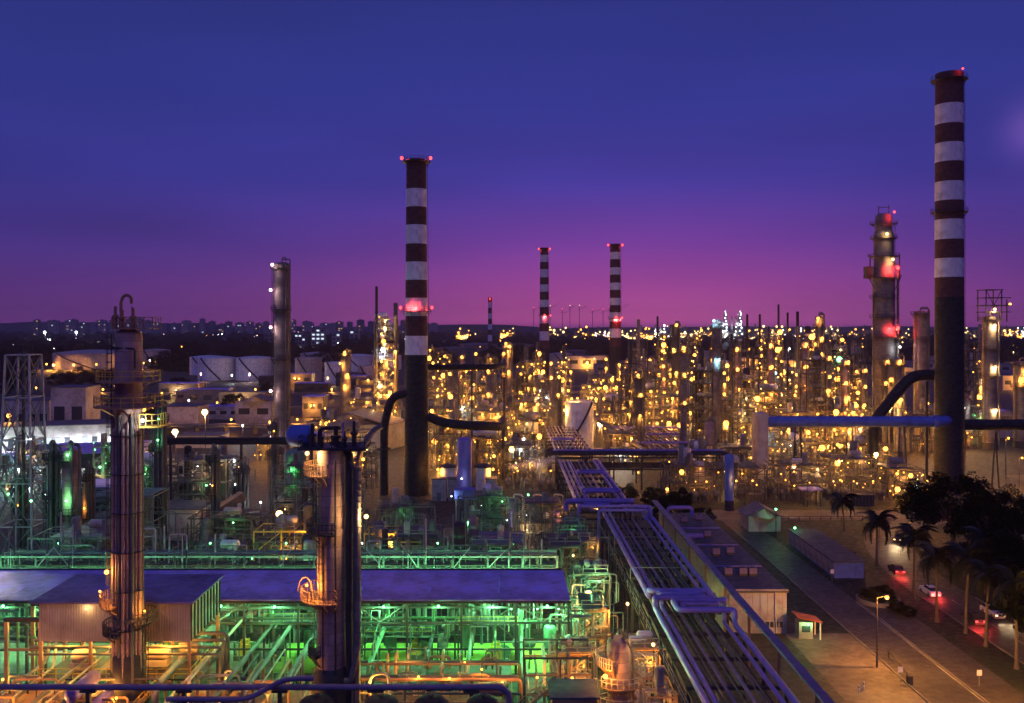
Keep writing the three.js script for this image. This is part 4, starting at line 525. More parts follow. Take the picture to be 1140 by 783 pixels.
// ---------------------------------------------------------------- palms and trees
const frondGeo = [0, 1, 2].map((v) => { // rachis with drooping leaflets, 3.6 m
  const b = new B(), a = rng(90 + v), L = 3.6, P = (f) => V(0, 0.95 * Math.sin(f * 2.2) * (1 - v * 0.12) - f * f * (1.7 + v * 0.5), f * L * (1 - f * 0.18)); b.sweep([0, 0.2, 0.4, 0.6, 0.8, 1].map(P), (f) => 0.05 * (1 - f) + 0.008, 5);
  for (let k = 2; k < 34; k++) for (const s of [-1, 1]) { const f = k / 34, p = P(f), l = (0.95 * Math.sin(Math.PI * Math.min(1, f * 0.9 + 0.12)) + 0.25) * (0.8 + a() * 0.4), q = p.clone().add(V(s * l * 0.8, -l * (0.35 + a() * 0.3), l * 0.35)), w = V(0, 0.02, 0.07), n = V(-s * 0.4, 0.9, 0.1).normalize(), i0 = b.vert(p.clone().sub(w), n, 0, 0); b.vert(p.clone().add(w), n, 0, 1); b.vert(q, n, 1, 0); b.i.push(i0, i0 + 1, i0 + 2); }
  return b.geo;
});
function palm(x, d, h, seed, label, zone) {
  const a = rng(seed), t = thing('palm_tree', label, 'palm tree', x, -d, { zone }), lean = (a() - 0.5) * 0.8, lz = (a() - 0.5) * 0.8;
  part(t, 'trunk', new B().sweep([0, 0.1, 0.35, 0.7, 1].map((f) => [lean * f * f, h * f, lz * f * f]), (f) => 0.26 - 0.12 * f + (f === 0 ? 0.08 : 0), 10), 'bark'); part(t, 'crownshaft', new B().sweep([[lean, h, lz], [lean, h + 0.5, lz], [lean, h + 1, lz]], (f) => 0.16 + 0.05 * Math.sin(f * 3) - 0.06 * f, 10), 'frond_leaf');
  for (let k = 0; k < 27; k++) { const o = part(t, 'frond', frondGeo[k % 3], 'frond_leaf', { at: [lean, h + 0.9 - (k % 4) * 0.06, lz] }); o.rotation.order = 'YXZ'; o.rotation.y = k * 2.399 + a() * 0.3; o.rotation.x = [-0.75, -0.2, 0.15, 0.55][k % 4] + (a() - 0.5) * 0.3; o.scale.setScalar(1 + a() * 0.3); }
}
[[67.5, 147.5, 9.4], [65.7, 136, 9], [67.5, 131, 10.2], [67.6, 125.7, 9.6], [67.2, 117.5, 10.6], [67.3, 110, 11]].forEach(([x, d, h], k) => palm(x, d, h, 300 + k, 'slender palm', 'in the row between the roads'));
palm(X(976, 168), 168, 7.4, 311, 'broad low palm before the road bend', ''); palm(X(940, 196), 196, 5.6, 312, 'small palm at the cross road corner', ''); palm(80.6, 150, 8.4, 313, 'palm with fronds lit from below beyond the palm road', '');
const leafGeo = [0, 1, 2, 3].map((v) => { // unit crown: clumps of small leaves in a sphere of radius 1
  const b = new B(), a = rng(700 + v), cl = []; for (let k = 0; k < 42; k++) { const u = a() * 2 - 1, th = a() * TAU, r = 0.45 + 0.5 * Math.cbrt(a()), s = Math.sqrt(1 - u * u); cl.push([s * Math.cos(th) * r, u * r * 0.8, s * Math.sin(th) * r, 0.16 + a() * 0.17]); }
  for (const [cx, cy, cz, cr] of cl) for (let k = 0; k < 150; k++) { const u = a() * 2 - 1, th = a() * TAU, r = cr * Math.cbrt(a()) * 1.15, s = Math.sqrt(1 - u * u), p = V(cx + s * Math.cos(th) * r, cy + u * r * 0.75, cz + s * Math.sin(th) * r), n = V(a() - 0.5, a() * 0.9, a() - 0.5).normalize(), e = V(a() - 0.5, a() - 0.5, a() - 0.5).cross(n).normalize().multiplyScalar(0.03 + a() * 0.02), f = n.clone().cross(e).multiplyScalar(0.7); const i0 = b.vert(p.clone().sub(e), n, 0, 0); b.vert(p.clone().add(f), n, 1, 0); b.vert(p.clone().add(e), n, 1, 1); b.vert(p.clone().sub(f), n, 0, 1); b.i.push(i0, i0 + 1, i0 + 2, i0, i0 + 2, i0 + 3); }
  return b.geo;
});
let treeNo = 0;
function tree(x, d, h, r, label, zone = '', name = 'tree') {
  const k = treeNo++, a = rng(900 + k), t = thing(name, label, 'tree', x, -d, { zone }), cy = h - r * 0.75; const tr = new B().sweep([[0, 0, 0], [0.1 * r, cy * 0.5, 0], [0, cy, 0.1 * r]], (f) => 0.06 * r + 0.1 - 0.05 * r * f, 8); for (let q = 0; q < 6; q++) { const th = q * 1.1 + a(), u = V(Math.cos(th) * r * 0.6, cy + r * (0.1 + a() * 0.3), Math.sin(th) * r * 0.6); tr.sweep([[0.05 * r, cy * 0.6, 0], u.clone().multiplyScalar(0.5).setY((cy * 0.65 + u.y) / 2 + 0.1 * r), u], (f) => 0.035 * r * (1 - f) + 0.03, 6); } part(t, 'trunk', tr, 'bark');
  const c = part(t, 'crown', leafGeo[k % 4], 'leaf', { at: [0, cy, 0] }); c.scale.set(r, r * 0.85, r); c.rotation.y = a() * TAU; return t;
}
tree(X(1058, 172), 172, 17, 8.2, 'largest dark tree, hiding the foot of the tallest chimney'); tree(X(1030, 180), 180, 13, 5.4, 'dark round tree left of the largest tree, above the yellow lamp'); tree(X(1095, 168), 168, 14, 6.4, 'dark tree right of the largest tree');
for (const [px, d, h, r] of [[1118, 190, 11, 5], [1135, 160, 12, 5.5], [1112, 152, 10, 4.2], [1128, 140, 12, 5.2], [1090, 156, 8, 3.6], [1142, 128, 13, 5.4], [1155, 118, 13, 5.6]]) tree(X(px, d), d, h, r, 'dark leafy tree', 'beyond the palm road');
for (const [px, d] of [[985, 150], [1000, 141], [1010, 139], [948, 172]]) { const t = thing('shrub', 'low dark shrub', 'shrub', X(px, d), -d, { zone: 'on the verge beside the near road' }); const c = part(t, 'foliage', leafGeo[(px | 0) % 4], 'leaf', { at: [0, 0.75, 0] }); c.scale.set(1.6, 0.95, 1.3); part(t, 'stem', new B().sweep([[0, 0, 0], [0, 0.6, 0]], 0.07, 6), 'bark'); }
for (const [x, d, r] of [[34, 196, 3], [39, 203, 3.6], [44, 198, 2.6], [36, 214, 3.4], [43, 217, 3], [30.5, 222, 3]]) tree(x, d, r * 1.9, r, 'small dark tree', 'beyond the switch house', 'tree');
{ const t = thing('shrub', 'clipped shrub mass inside the round planter', 'shrub', 61, -146, { y: 0.5 }); const c = part(t, 'foliage', leafGeo[1], 'leaf', { at: [0, 0.85, 0] }); c.scale.set(2.9, 1.05, 2.9); part(t, 'stem', new B().sweep([[0, 0, 0], [0, 0.8, 0]], 0.08, 6), 'bark'); }
for (const [px, py, r] of [[262, 462, 6.5], [278, 462, 5], [248, 466, 4.6], [150, 462, 6], [166, 466, 5], [110, 434, 9], [88, 432, 9], [66, 434, 8], [134, 432, 9], [18, 430, 11], [4, 442, 9], [300, 448, 7], [200, 440, 7]]) { const d = D(py); tree(X(px, d), d, r * 1.7, r, 'dark rounded tree', 'among the buildings on the left'); }
// ---------------------------------------------------------------- process units of the middle distance
function unit(x, d, w, dp, h, seed, label, zone, o = {}) {
  const a = rng(seed), t = thing('process_structure', label, 'process unit', x, -d, { zone }), P = o.post ?? 0.3, kind = o.kind ?? 'sodium', nx = Math.max(1, Math.round(w / 6)), lv = Math.max(2, Math.round(h / 4.6)), fr = new B(), pw = new B(), m = o.m ?? 'steel';
  for (let i = 0; i <= nx; i++) for (const z of [-dp / 2, dp / 2]) fr.bar(V(-w / 2 + i * w / nx, 0, z), V(-w / 2 + i * w / nx, h * (i % 2 ? 1 : 0.86 + a() * 0.14), z), P);
  for (let l = 1; l <= lv; l++) {
    const y = h * l / lv * 0.97; for (const z of [-dp / 2, dp / 2]) fr.bar(V(-w / 2, y, z), V(w / 2, y, z), P * 0.8, P); for (let i = 0; i <= nx; i++) fr.bar(V(-w / 2 + i * w / nx, y, -dp / 2), V(-w / 2 + i * w / nx, y, dp / 2), P * 0.7, P * 0.9);
    const q = Math.floor(a() * nx); fr.bar(V(-w / 2 + q * w / nx, h * (l - 1) / lv, dp / 2), V(-w / 2 + (q + 1) * w / nx, y, dp / 2), P * 0.6);
    const f0 = a() * 0.35, f1 = 0.65 + a() * 0.35, dk = part(t, 'deck', new B().range(-w / 2 + w * f0, -w / 2 + w * f1, y + 0.19, y + 0.28, -dp / 2, dp / 2), m); part(dk, 'handrail', new B().rail([[-w / 2 + w * f0, y + 0.28, dp / 2], [-w / 2 + w * f1, y + 0.28, dp / 2]], 1.1, 0.09, 2), 'galvanised');
    // vessels and exchangers on the deck
    const nv = 1 + Math.floor(a() * 2.6); for (let k = 0; k < nv; k++) { const vx = -w / 2 + w * (f0 + (f1 - f0) * (0.15 + 0.7 * a())), vz = dp / 2 - 1 - a() * dp * 0.5, r = (0.6 + a() * 0.75) * (w < 8 ? 0.4 : d < 235 ? 0.6 : 1); if (a() < 0.55) part(t, 'drum', new B().drum(vx, y + 0.5 + r, vz, r, r * 3 + a() * r, a() < 0.6 ? 'x' : 'z', 14).box(vx, y + 0.4, vz, r, 0.4, r), ['cladding', 'galvanised', 'cream_paint', 'white_paint'][Math.floor(a() * 4)]); else part(t, 'vessel', new B().lathe(vx, y + 0.28, vz, [[r, 0], [r, r * 3.6], ...domeTop(r, r * 3.6).slice(1)], 14), ['cladding', 'galvanised', 'cream_paint'][Math.floor(a() * 3)]); }
  }
  for (let k = 0; k < (o.tall ?? 2); k++) { const vx = (a() - 0.5) * w * 0.9, r = 0.45 + a() * 0.7, hh = h * (0.75 + a() * 0.55); part(t, 'tower_vessel', new B().lathe(vx, 0, (a() - 0.5) * dp, [[r, 0], [r, hh], ...domeTop(r, hh).slice(1)], 12), ['cladding', 'steel', 'dark_steel'][Math.floor(a() * 3)]); }
  for (let k = 0; k < 36 + w * 3; k++) { const y = 1.5 + a() * (h - 1.5), z = -dp / 2 + a() * (dp + 1.5), x0 = -w / 2 - 1 + a() * w * 0.7, l = 2 + a() * w * 0.6, r = 0.05 + a() * a() * 0.2; if (k % 3) pw.pipe([[x0, y - 1.5 - a() * 2, z], [x0, y, z], [x0 + l, y, z], [x0 + l, Math.max(0, y - 1 - a() * 4), z]], r, 6); else pw.pipe([[x0, 0.2, z], [x0, y, z], [x0, y, z - l * 0.6]], r, 6); }
  part(t, 'frame', fr, m, { stuff: true }); part(t, 'pipework', pw, o.pm ?? 'pipe', { stuff: true });
  const mood = d > 225 && !o.even ? a() : 0.5, n = Math.max(1, Math.round((o.lamps ?? 6) * (mood < 0.3 ? 0.3 : mood < 0.65 ? 0.8 : 1.55))); for (let k = 0; k < n; k++) { const l = 1 + (k % lv), y = Math.min(h, h * l / lv - 0.7 - a() * 1.2), q = a(), kk = q < 0.14 ? 'warm' : q < 0.19 && d > 225 ? 'white' : q < 0.215 && d > 225 ? 'cyan' : q < 0.235 && d > 225 ? 'green' : kind; lamp(t, -w / 2 + w * (k + 0.5) / n + (a() - 0.5) * w / n, y, dp / 2 + 0.4 + a() * 0.5, kk, (o.cd ?? 70) * (0.5 + a()), (o.r ?? 0.0017 * d) * (0.45 + 1.7 * a() ** 3)); }
  if (d > 225) for (let k = 0; k < n * 1.3; k++) lamp(t, (a() - 0.5) * w * 1.1, 1 + a() * h, (a() - 0.3) * dp * 0.8 + dp * 0.3, a() < 0.8 ? kind : 'warm', 0, 0.00065 * d * (0.7 + a() * 0.6));
  return t;
}
function exchangerBank(x, d, n, seed, label, zone, kind = 'sodium', cd = 45) { const a = rng(seed), t = thing('exchanger_bank', label, 'exchangers', x, -d, { zone }); for (let k = 0; k < n; k++) { const ox = (k - (n - 1) / 2) * 2.6; part(t, 'exchanger', new B().drum(ox, 1.9, 0, 0.75, 4.5, 'z', 14), a() < 0.5 ? 'steel' : 'cladding'); part(t, 'saddle', new B().box(ox, 0.6, 1.4, 1.1, 1.2, 0.4), 'concrete'); part(t, 'saddle', new B().box(ox, 0.6, -1.4, 1.1, 1.2, 0.4), 'concrete'); part(t, 'pipe', new B().pipe([[ox, 2.5, 1.8], [ox, 4.2 + (k % 2), 1.8], [ox + 1.2, 4.2 + (k % 2), 1.8], [ox + 1.2, 0, 1.8]], 0.16, 8), 'pipe'); } lamp(t, 0, 5.2, 3, kind, cd, 0.001 * d); part(t, 'lamp_pole', new B().bar(V(0, 0, 3), V(0, 5.1, 3), 0.1), 'steel'); }

{ // long pipe rack right behind the shed, with a thicket of uprights
  const a = rng(4242), t = thing('pipe_rack', 'long pale pipe rack with upright pipes along the back of the shed', 'pipe rack', -33, -134), L = 41, sh = [0.06, 0.09, 0.13].map((r) => new B().lathe(0, 0, 0, [[r, 0], [r, 1], [0.001, 1]], 7).geo);
  for (let x = -L; x <= L + 0.1; x += 5.125) { for (const z of [-1.6, 1.6]) part(t, 'post', new B().range(x - 0.13, x + 0.13, 0, 11, z - 0.13, z + 0.13), 'galvanised'); part(t, 'cross_beam', new B().range(x - 0.1, x + 0.1, 10.2, 10.5, -1.5, 1.5), 'galvanised'); if (a() < 0.55) part(t, 'brace', new B().bar(V(x, 9.1, 1.6), V(x + 2.6 * (a() < 0.5 ? -1 : 1), 11.6 + a() * 2, 1.6), 0.13), 'pale_steel'); }
  for (const y of [6.8, 9.1, 10.8]) for (const z of [-1.6, 1.6]) part(t, 'side_beam', new B().range(-L, L, y - 0.1, y + 0.1, z - 0.08, z + 0.08), z > 0 && y > 9 ? 'pale_steel' : 'galvanised');
  for (let k = 0; k < 7; k++) part(t, 'pipe', new B().pipe([[-L, 9.4 + (k % 2) * 1.7, -1.2 + k * 0.4], [L, 9.4 + (k % 2) * 1.7, -1.2 + k * 0.4]], 0.1 + (k % 3) * 0.06, 8), k % 2 ? 'galvanised' : 'pipe');
  for (let k = 0; k < 120; k++) { const g = Math.floor(k / 6) * 4.1 + a() * 3.4, o = part(t, 'upright_pipe', sh[k % 3], ['pale_steel', 'galvanised', 'pipe', 'galvanised'][k % 4], { at: [-L + g, 0, -1.9 + a() * 4.2] }); o.scale.y = 10.5 + a() * a() * 8.5; }
  for (let k = 0; k < 9; k++) { const x = -L + a() * 2 * L, y = 11 + a() * 4, l = 1 + a() * 3.5; part(t, 'pipe_bend', new B().pipe([[x, 9, 1 - a() * 2], [x, y, 0], [x + l, y, 0], [x + l, 9, 0]], 0.08 + a() * 0.06, 7), k % 2 ? 'pale_steel' : 'galvanised'); }
  for (let k = 0; k < 7; k++) lamp(t, -L + 6 + k * 11.6, 11.6, -3.4, k % 3 === 1 ? 'white' : 'green', 26, 0.15);
}
// behind the shed: green lit pipe frames
{ const a = rng(41), zone = 'just behind the violet shed roof';
  [[-64, 140, 16, 13], [-46, 146, 15, 9], [-30, 142, 13, 8], [-15, 146, 13, 11.5], [-2, 140, 11, 12], [9, 147, 7, 10], [-72, 168, 16, 14], [-52, 172, 14, 9], [-34, 178, 12, 14], [-20, 182, 10, 9], [-70, 205, 16, 15], [-46, 208, 13, 13]].forEach(([x, d, w, h], k) => unit(x, d, w, 8, h, 500 + k, 'green lit pipe frame', zone, { kind: k % 3 === 2 ? 'warm' : 'green', lamps: 3, cd: k < 6 ? 40 : 40, r: 0.17, m: k % 2 ? 'steel' : 'galvanised', pm: k % 3 ? 'pipe' : 'galvanised', post: 0.2, tall: 3 }));
  unit(X(318, 150), 150, 9, 6, 11.5, 540, 'amber painted pump frame glowing under a sodium lamp', 'left of the near stout column', { kind: 'sodium', post: 0.2, lamps: 4, cd: 200, r: 0.2, m: 'yellow_paint' }); unit(X(425, 150), 150, 5, 5, 11, 541, 'narrow amber pump frame', 'right of the near stout column', { kind: 'sodium', lamps: 2, cd: 180, r: 0.2, post: 0.2, m: 'yellow_paint' }); }
{ const zone = 'between shed end and violet rack'; [[12.6, 150, 6, 10], [13, 134, 5, 9], [11.5, 122, 5, 7.5], [12.4, 166, 6, 9], [8, 190, 10, 8], [-4, 192, 9, 9]].forEach(([x, d, w, h], k) => unit(x, d, w, 7, h, 560 + k, 'narrow dark pipe frame', zone, { kind: k % 2 ? 'green' : 'sodium', lamps: 2, cd: 70, r: 0.15, post: 0.18, pm: 'galvanised', m: 'steel', tall: 1 })); }
{ const a = rng(19), zone = 'around the squat lit vessel'; [[8.5, 108, 4, 6.5], [16.4, 108, 4, 7], [16.6, 96, 3, 6.4]].forEach(([x, d, w, h], k) => unit(x, d, w, 5, h, 580 + k, 'small orange lit valve frame', zone, { kind: 'sodium', lamps: 3, cd: 45, r: 0.13, post: 0.16, m: 'orange_steel', pm: 'cream_paint', tall: 0 })); }
// around the left chimney and the centre
const centre = 'between left chimney and violet rack', cz = [[-8, 262, 13, 13], [4, 268, 11, 10], [-16, 285, 11, 14], [-4, 300, 15, 17], [9, 305, 10, 13], [-24, 318, 13, 16], [-6, 336, 14, 15], [8, 345, 13, 16], [-28, 362, 15, 18], [-8, 380, 15, 21], [12, 388, 15, 15], [-32, 410, 17, 17], [-10, 430, 17, 16], [14, 440, 18, 17], [-38, 470, 20, 15], [-8, 490, 19, 15], [20, 500, 22, 15]];
cz.forEach(([x, d, w, h], k) => unit(x, d, w, 10, h, 600 + k, 'open amber lit process unit', centre, { lamps: d < 300 ? 6 : 8, cd: 110, kind: 'sodium', r: 0.0018 * d }));
// right of the rack
const east = 'between violet rack and blue duct', right = 'behind the long blue duct';
[[48, 235, 12, 9], [62, 238, 13, 8], [77, 236, 14, 9], [92, 240, 12, 10], [70, 262, 15, 10], [88, 266, 14, 11], [104, 258, 12, 11], [38, 286, 10, 11], [104, 236, 9, 8], [56, 262, 11, 9]].forEach(([x, d, w, h], k) => unit(x, d, w, 9, h, 700 + k, 'low amber lit process unit', east, { lamps: 6, cd: 75, r: 0.4 }));
[[84, 300, 14, 15], [100, 306, 15, 16], [118, 312, 14, 16], [66, 338, 12, 19], [84, 345, 14, 17], [103, 350, 16, 20], [124, 356, 15, 16], [44, 370, 14, 14], [64, 390, 14, 18], [86, 400, 16, 22], [110, 396, 16, 18], [136, 402, 16, 17], [48, 440, 18, 16], [76, 450, 16, 22], [104, 455, 17, 24], [130, 460, 17, 20], [158, 452, 16, 15], [60, 520, 20, 15], [96, 530, 20, 21], [130, 535, 20, 22], [166, 540, 20, 18]].forEach(([x, d, w, h], k) => unit(x, d, w, 11, h, 800 + k, 'tall amber lit process unit', right, { lamps: 9, cd: 130, r: 0.0018 * d }));
[[150, 320, 14, 14], [166, 330, 12, 16], [178, 350, 14, 13], [160, 380, 16, 15], [196, 372, 16, 14]].forEach(([x, d, w, h], k) => unit(x, d, w, 10, h, 880 + k, 'sparse process unit', 'right of the tallest chimney', { lamps: 5, cd: 110, r: 0.0016 * d }));
[[-52, 300, 14, 10], [-62, 330, 14, 11], [-46, 345, 12, 14], [-74, 300, 14, 8], [-58, 380, 16, 14], [-42, 250, 12, 12]].forEach(([x, d, w, h], k) => unit(x, d, w, 9, h, 920 + k, 'dim process unit', 'left of the black chimney foot', { lamps: 6, cd: 80, r: 0.0015 * d }));
[[-92, 236, 13, 9], [-76, 240, 12, 10], [-106, 250, 12, 12], [-122, 236, 12, 13]].forEach(([x, d, w, h], k) => unit(x, d, w, 9, h, 940 + k, 'dark pipe frame with greenish lamps', 'behind the tall bare column', { lamps: 4, cd: 60, kind: k % 2 ? 'white' : 'green', r: 0.2, m: 'galvanised' }));
{ const a = rng(77); for (let k = 0; k < 9; k++) exchangerBank(50 + (k % 6) * 11 + a() * 4, 231 + Math.floor(k / 6) * 21 + a() * 3, 3, 1000 + k, 'row of pale exchanger drums', east); for (let k = 0; k < 7; k++) exchangerBank(-14 + (k % 4) * 9, 248 + Math.floor(k / 4) * 30, 3, 1020 + k, 'row of pale exchanger drums', centre); }
for (const [px, d, h] of [[935, 252, 6.6], [975, 243, 9.6], [884, 236, 7.6], [991, 300, 17], [1040, 300, 12]]) { const t = thing('flood_lamp', 'bright flood lamp', 'flood lamp', X(px, d), -d, { zone: 'among the units below the blue duct' }); part(t, 'pole', new B().bar(V(0, 0, 0), V(0, h, 0), 0.2), 'dark_steel'); lamp(t, 0, h + 0.4, 0.3, 'flood', 420, 0.62); }
for (const [px, py, d, k, cd] of [[195, 481, 240, 'flood', 900], [228, 459, 300, 'flood', 700], [239, 516, 200, 'warm', 160], [311, 572, 160, 'flood', 260], [655, 661, 126, 'flood', 420], [668, 472, 330, 'flood', 420], [126, 479, 220, 'sodium', 140], [10, 463, 300, 'sodium', 120], [160, 456, 320, 'sodium', 120]]) { const y = Y(py, d), t = thing('flood_lamp', 'bright flood lamp on a tall pole', 'flood lamp', X(px, d), -d, { zone: 'standing clear of the units' }); part(t, 'pole', new B().bar(V(0, 0, -0.4), V(0, y, -0.4), 0.18), 'dark_steel'); part(t, 'lamp_hood', new B().box(0, y + 0.55, -0.2, 1, 0.1, 0.8), 'dark_steel'); lamp(t, 0, y, 0.2, k, cd, (k === 'flood' ? 0.0036 : 0.0026) * d); }

// tall narrow lamp hung towers and slim columns standing among the units
{ const a = rng(9090);
  [[712, 430, 378], [735, 520, 372], [770, 480, 374], [823, 400, 378], [862, 470, 366], [845, 370, 384], [895, 380, 372], [930, 420, 376], [955, 470, 374], [700, 330, 402], [780, 300, 410], [905, 310, 398], [945, 330, 392], [830, 285, 420], [1072, 420, 388], [1090, 470, 380]].forEach(([px, d, top], k) => unit(X(px, d), d, 6.5, 6.5, Y(top, d), 3000 + k, 'narrow lamp hung tower frame', 'among the right hand units', { lamps: 7, cd: 100, r: 0.0017 * d, m: 'dark_steel', tall: 2 }));
  [[495, 420, 392], [520, 350, 410], [545, 430, 396], [585, 380, 402], [600, 520, 392], [628, 450, 400], [478, 500, 386]].forEach(([px, d, top], k) => unit(X(px, d), d, 6.5, 6.5, Y(top, d), 3040 + k, 'narrow lamp hung tower frame', 'right of the striped chimney', { lamps: 7, cd: 100, r: 0.0017 * d, m: 'dark_steel', tall: 2 }));
  for (let k = 0; k < 26; k++) { const px = 668 + k * 13.2 + a() * 8, d = 280 + a() * 280; column(px, d, 376 + a() * 40, 0.9 + a() * 0.8, 'slim dark column', { zone: 'among the right hand units', m: ['steel', 'cladding', 'column_cladding'][k % 3], plats: [0.5, 0.72, 0.93], lamps: [[0.97, a() - 0.5], [0.75, a() - 0.5], [0.5 + a() * 0.1, a() - 0.5]], cd: 90, br: 0.0016 * d, pipes: 2 }); }
  for (let k = 0; k < 10; k++) { const px = 482 + k * 15.5 + a() * 8, d = 275 + a() * 260; column(px, d, 390 + a() * 36, 0.9 + a() * 0.7, 'slim dark column', { zone: 'right of the striped chimney', m: ['steel', 'cladding', 'column_cladding'][k % 3], plats: [0.6, 0.93], lamps: [[0.97, a() - 0.5], [0.66, a() - 0.5]], cd: 90, br: 0.0016 * d, pipes: 2 }); }
  for (let k = 0; k < 9; k++) { const px = 12 + k * 36 + a() * 16, d = 150 + a() * 90; if (Math.abs(px - 143) < 22) continue; column(px, d, 500 + a() * 50, 0.6 + a() * 0.6, 'slim dark column', { zone: 'in the dim plant behind the shed', m: ['steel', 'dark_steel', 'column_cladding'][k % 3], plats: [0.6, 0.93], lamps: k % 2 ? [] : [[0.7, 0.2]], kind: 'sodium', cd: 60, br: 0.16, pipes: 3 }); }
}
// ---------------------------------------------------------------- columns and stacks told apart in the view
column(314, 262, 292, 2.3, 'tall grey banded column with pink lamps left of the striped chimney', { plats: [0.55, 0.78, 0.97], lamps: [[0.985, -0.9], [0.87, -1.1], [0.7, -1.1], [0.41, -1.1], [0.2, -1]], kind: 'pink', cd: 60, br: 0.5, pipes: 2 });
{ const d = 380, t = unit(X(430, d), d, 9, 8, Y(352, d), 1100, 'tall narrow lamp studded tower', 'just left of the striped chimney', { lamps: 24, cd: 150, r: 0.6, even: true }); }
column(385, 400, 392, 2, 'short column hung with yellow lamps', { zone: 'left of the lamp studded tower', plats: [0.7, 0.95], lamps: [[1, 0], [0.85, -1], [0.7, 0.6], [0.55, 0]], cd: 130, br: 0.55 });
column(565, 470, 384, 2.2, 'slim column with a lit head left of the far twin chimneys', { plats: [0.95, 0.8], lamps: [[1.02, -0.4], [0.98, 0.5], [0.9, 0], [0.8, -0.7], [0.6, 0.3]], cd: 140, br: 0.7, m: 'cladding' });
column(752, 420, 361, 1.7, 'slim dark column with yellow platforms above the amber units', { m: 'steel', plats: [0.5, 0.7, 0.85, 0.97], lamps: [[0.99, 0], [0.74, -0.8], [0.5, 0], [0.4, -0.6], [0.3, 0.4]], cd: 150, br: 0.7 });
column(797, 335, 360, 1.6, 'grey column with cold bluish lamps left of the thin stacks', { plats: [0.6, 0.8, 0.96], lamps: [[1.02, -0.8], [0.7, 0.2]], kind: 'cyan', cd: 90, br: 0.5 });
column(912, 400, 352, 1.7, 'column with hooped overhead pipe right of the thin stacks', { plats: [0.6, 0.75, 0.9], lamps: [[0.98, -0.8], [0.8, 0.3], [0.66, 0], [0.5, -0.5]], cd: 140, br: 0.6, pipes: 3 });
column(1025, 345, 346, 2.5, 'pale column with caged head between tower and tallest chimney', { m: 'cladding', plats: [0.78, 0.97], lamps: [[0.3, 0.5]], cd: 120, br: 0.4 });
column(1136, 330, 402, 2.3, 'pale column cut by the right edge', { plats: [0.7, 0.95], lamps: [[0.8, -0.5], [0.9, 0.3]], cd: 150, br: 0.5 });
column(1102, 325, 352, 2.5, 'pale column under a tall steel head frame at the right', { plats: [0.55, 0.75, 0.97], lamps: [[1.05, 0], [0.93, 0], [0.62, 0.1], [0.3, 0.2]], cd: 170, br: 0.55, kind: 'warm' });
{ const d = 325, t = thing('head_frame', 'open steel head frame on top of the right pale column', 'frame', X(1102, d), -d, { y: Y(352, d) - 2 }), f = new B(), h = Y(323, d) - Y(352, d) + 2; for (const [x, z] of [[-2.8, -2.8], [2.8, -2.8], [2.8, 2.8], [-2.8, 2.8], [6.2, 0]]) f.bar(V(x, 0, z), V(x, x > 6 ? h * 0.7 : h, z), 0.3); for (const y of [0.3, 0.5, 0.75, 1]) { for (const z of [-2.8, 2.8]) f.bar(V(-3.4, h * y, z), V(y < 0.8 ? 6.2 : 3.4, h * y, z), 0.28); for (const x of [-2.8, 2.8]) f.bar(V(x, h * y, -3), V(x, h * y, 3), 0.28); } for (const s of [-1, 1]) f.bar(V(-2.8 * s, 0, 2.8), V(2.8 * s, h, 2.8), 0.18); part(t, 'frame', f, 'dark_steel'); part(t, 'deck', new B().range(-3.4, 6.4, h * 0.5 + 0.15, h * 0.5 + 0.25, -3, 3), 'dark_steel'); lamp(t, 7.4, h * 0.55, 0, 'sodium', 140, 0.5); }
for (const [px, top, d, r] of [[832, 350, 440, 0.55], [846, 350, 440, 0.55], [877, 348, 430, 0.5], [888, 347, 430, 0.7]]) { const t = thing('vent_stack', 'thin dark vent stack', 'stack', X(px, d), -d, { zone: 'rising above the amber units at right' }), h = Y(top, d); part(t, 'pipe_barrel', new B().lathe(0, 0, 0, [[r * 1.6, 0], [r, h * 0.4], [r, h], [r - 0.1, h], [r - 0.1, h - 1]], 14), 'black_shaft'); part(t, 'guy_ring', new B().deck(0, h * 0.7, 0, r, r + 0.5, 0.3), 'dark_steel'); lamp(t, r + 0.3, h * 0.84, 0.6, px === 888 ? 'white' : 'sodium', 60, 0.4); lamp(t, r + 0.2, h * 0.66, 0.6, px > 850 ? 'white' : 'sodium', 60, 0.45); }
column(812, 218, 506, 1.1, 'slim bright blue column beside the near road end', { m: 'blue_paint', plats: [], pipes: 0, lamps: [[0.55, 1.1]], cd: 80, br: 0.22 });
column(790, 262, 470, 1.3, 'brownish slim column behind the blue column', { m: 'column_cladding', plats: [0.6], pipes: 2 });
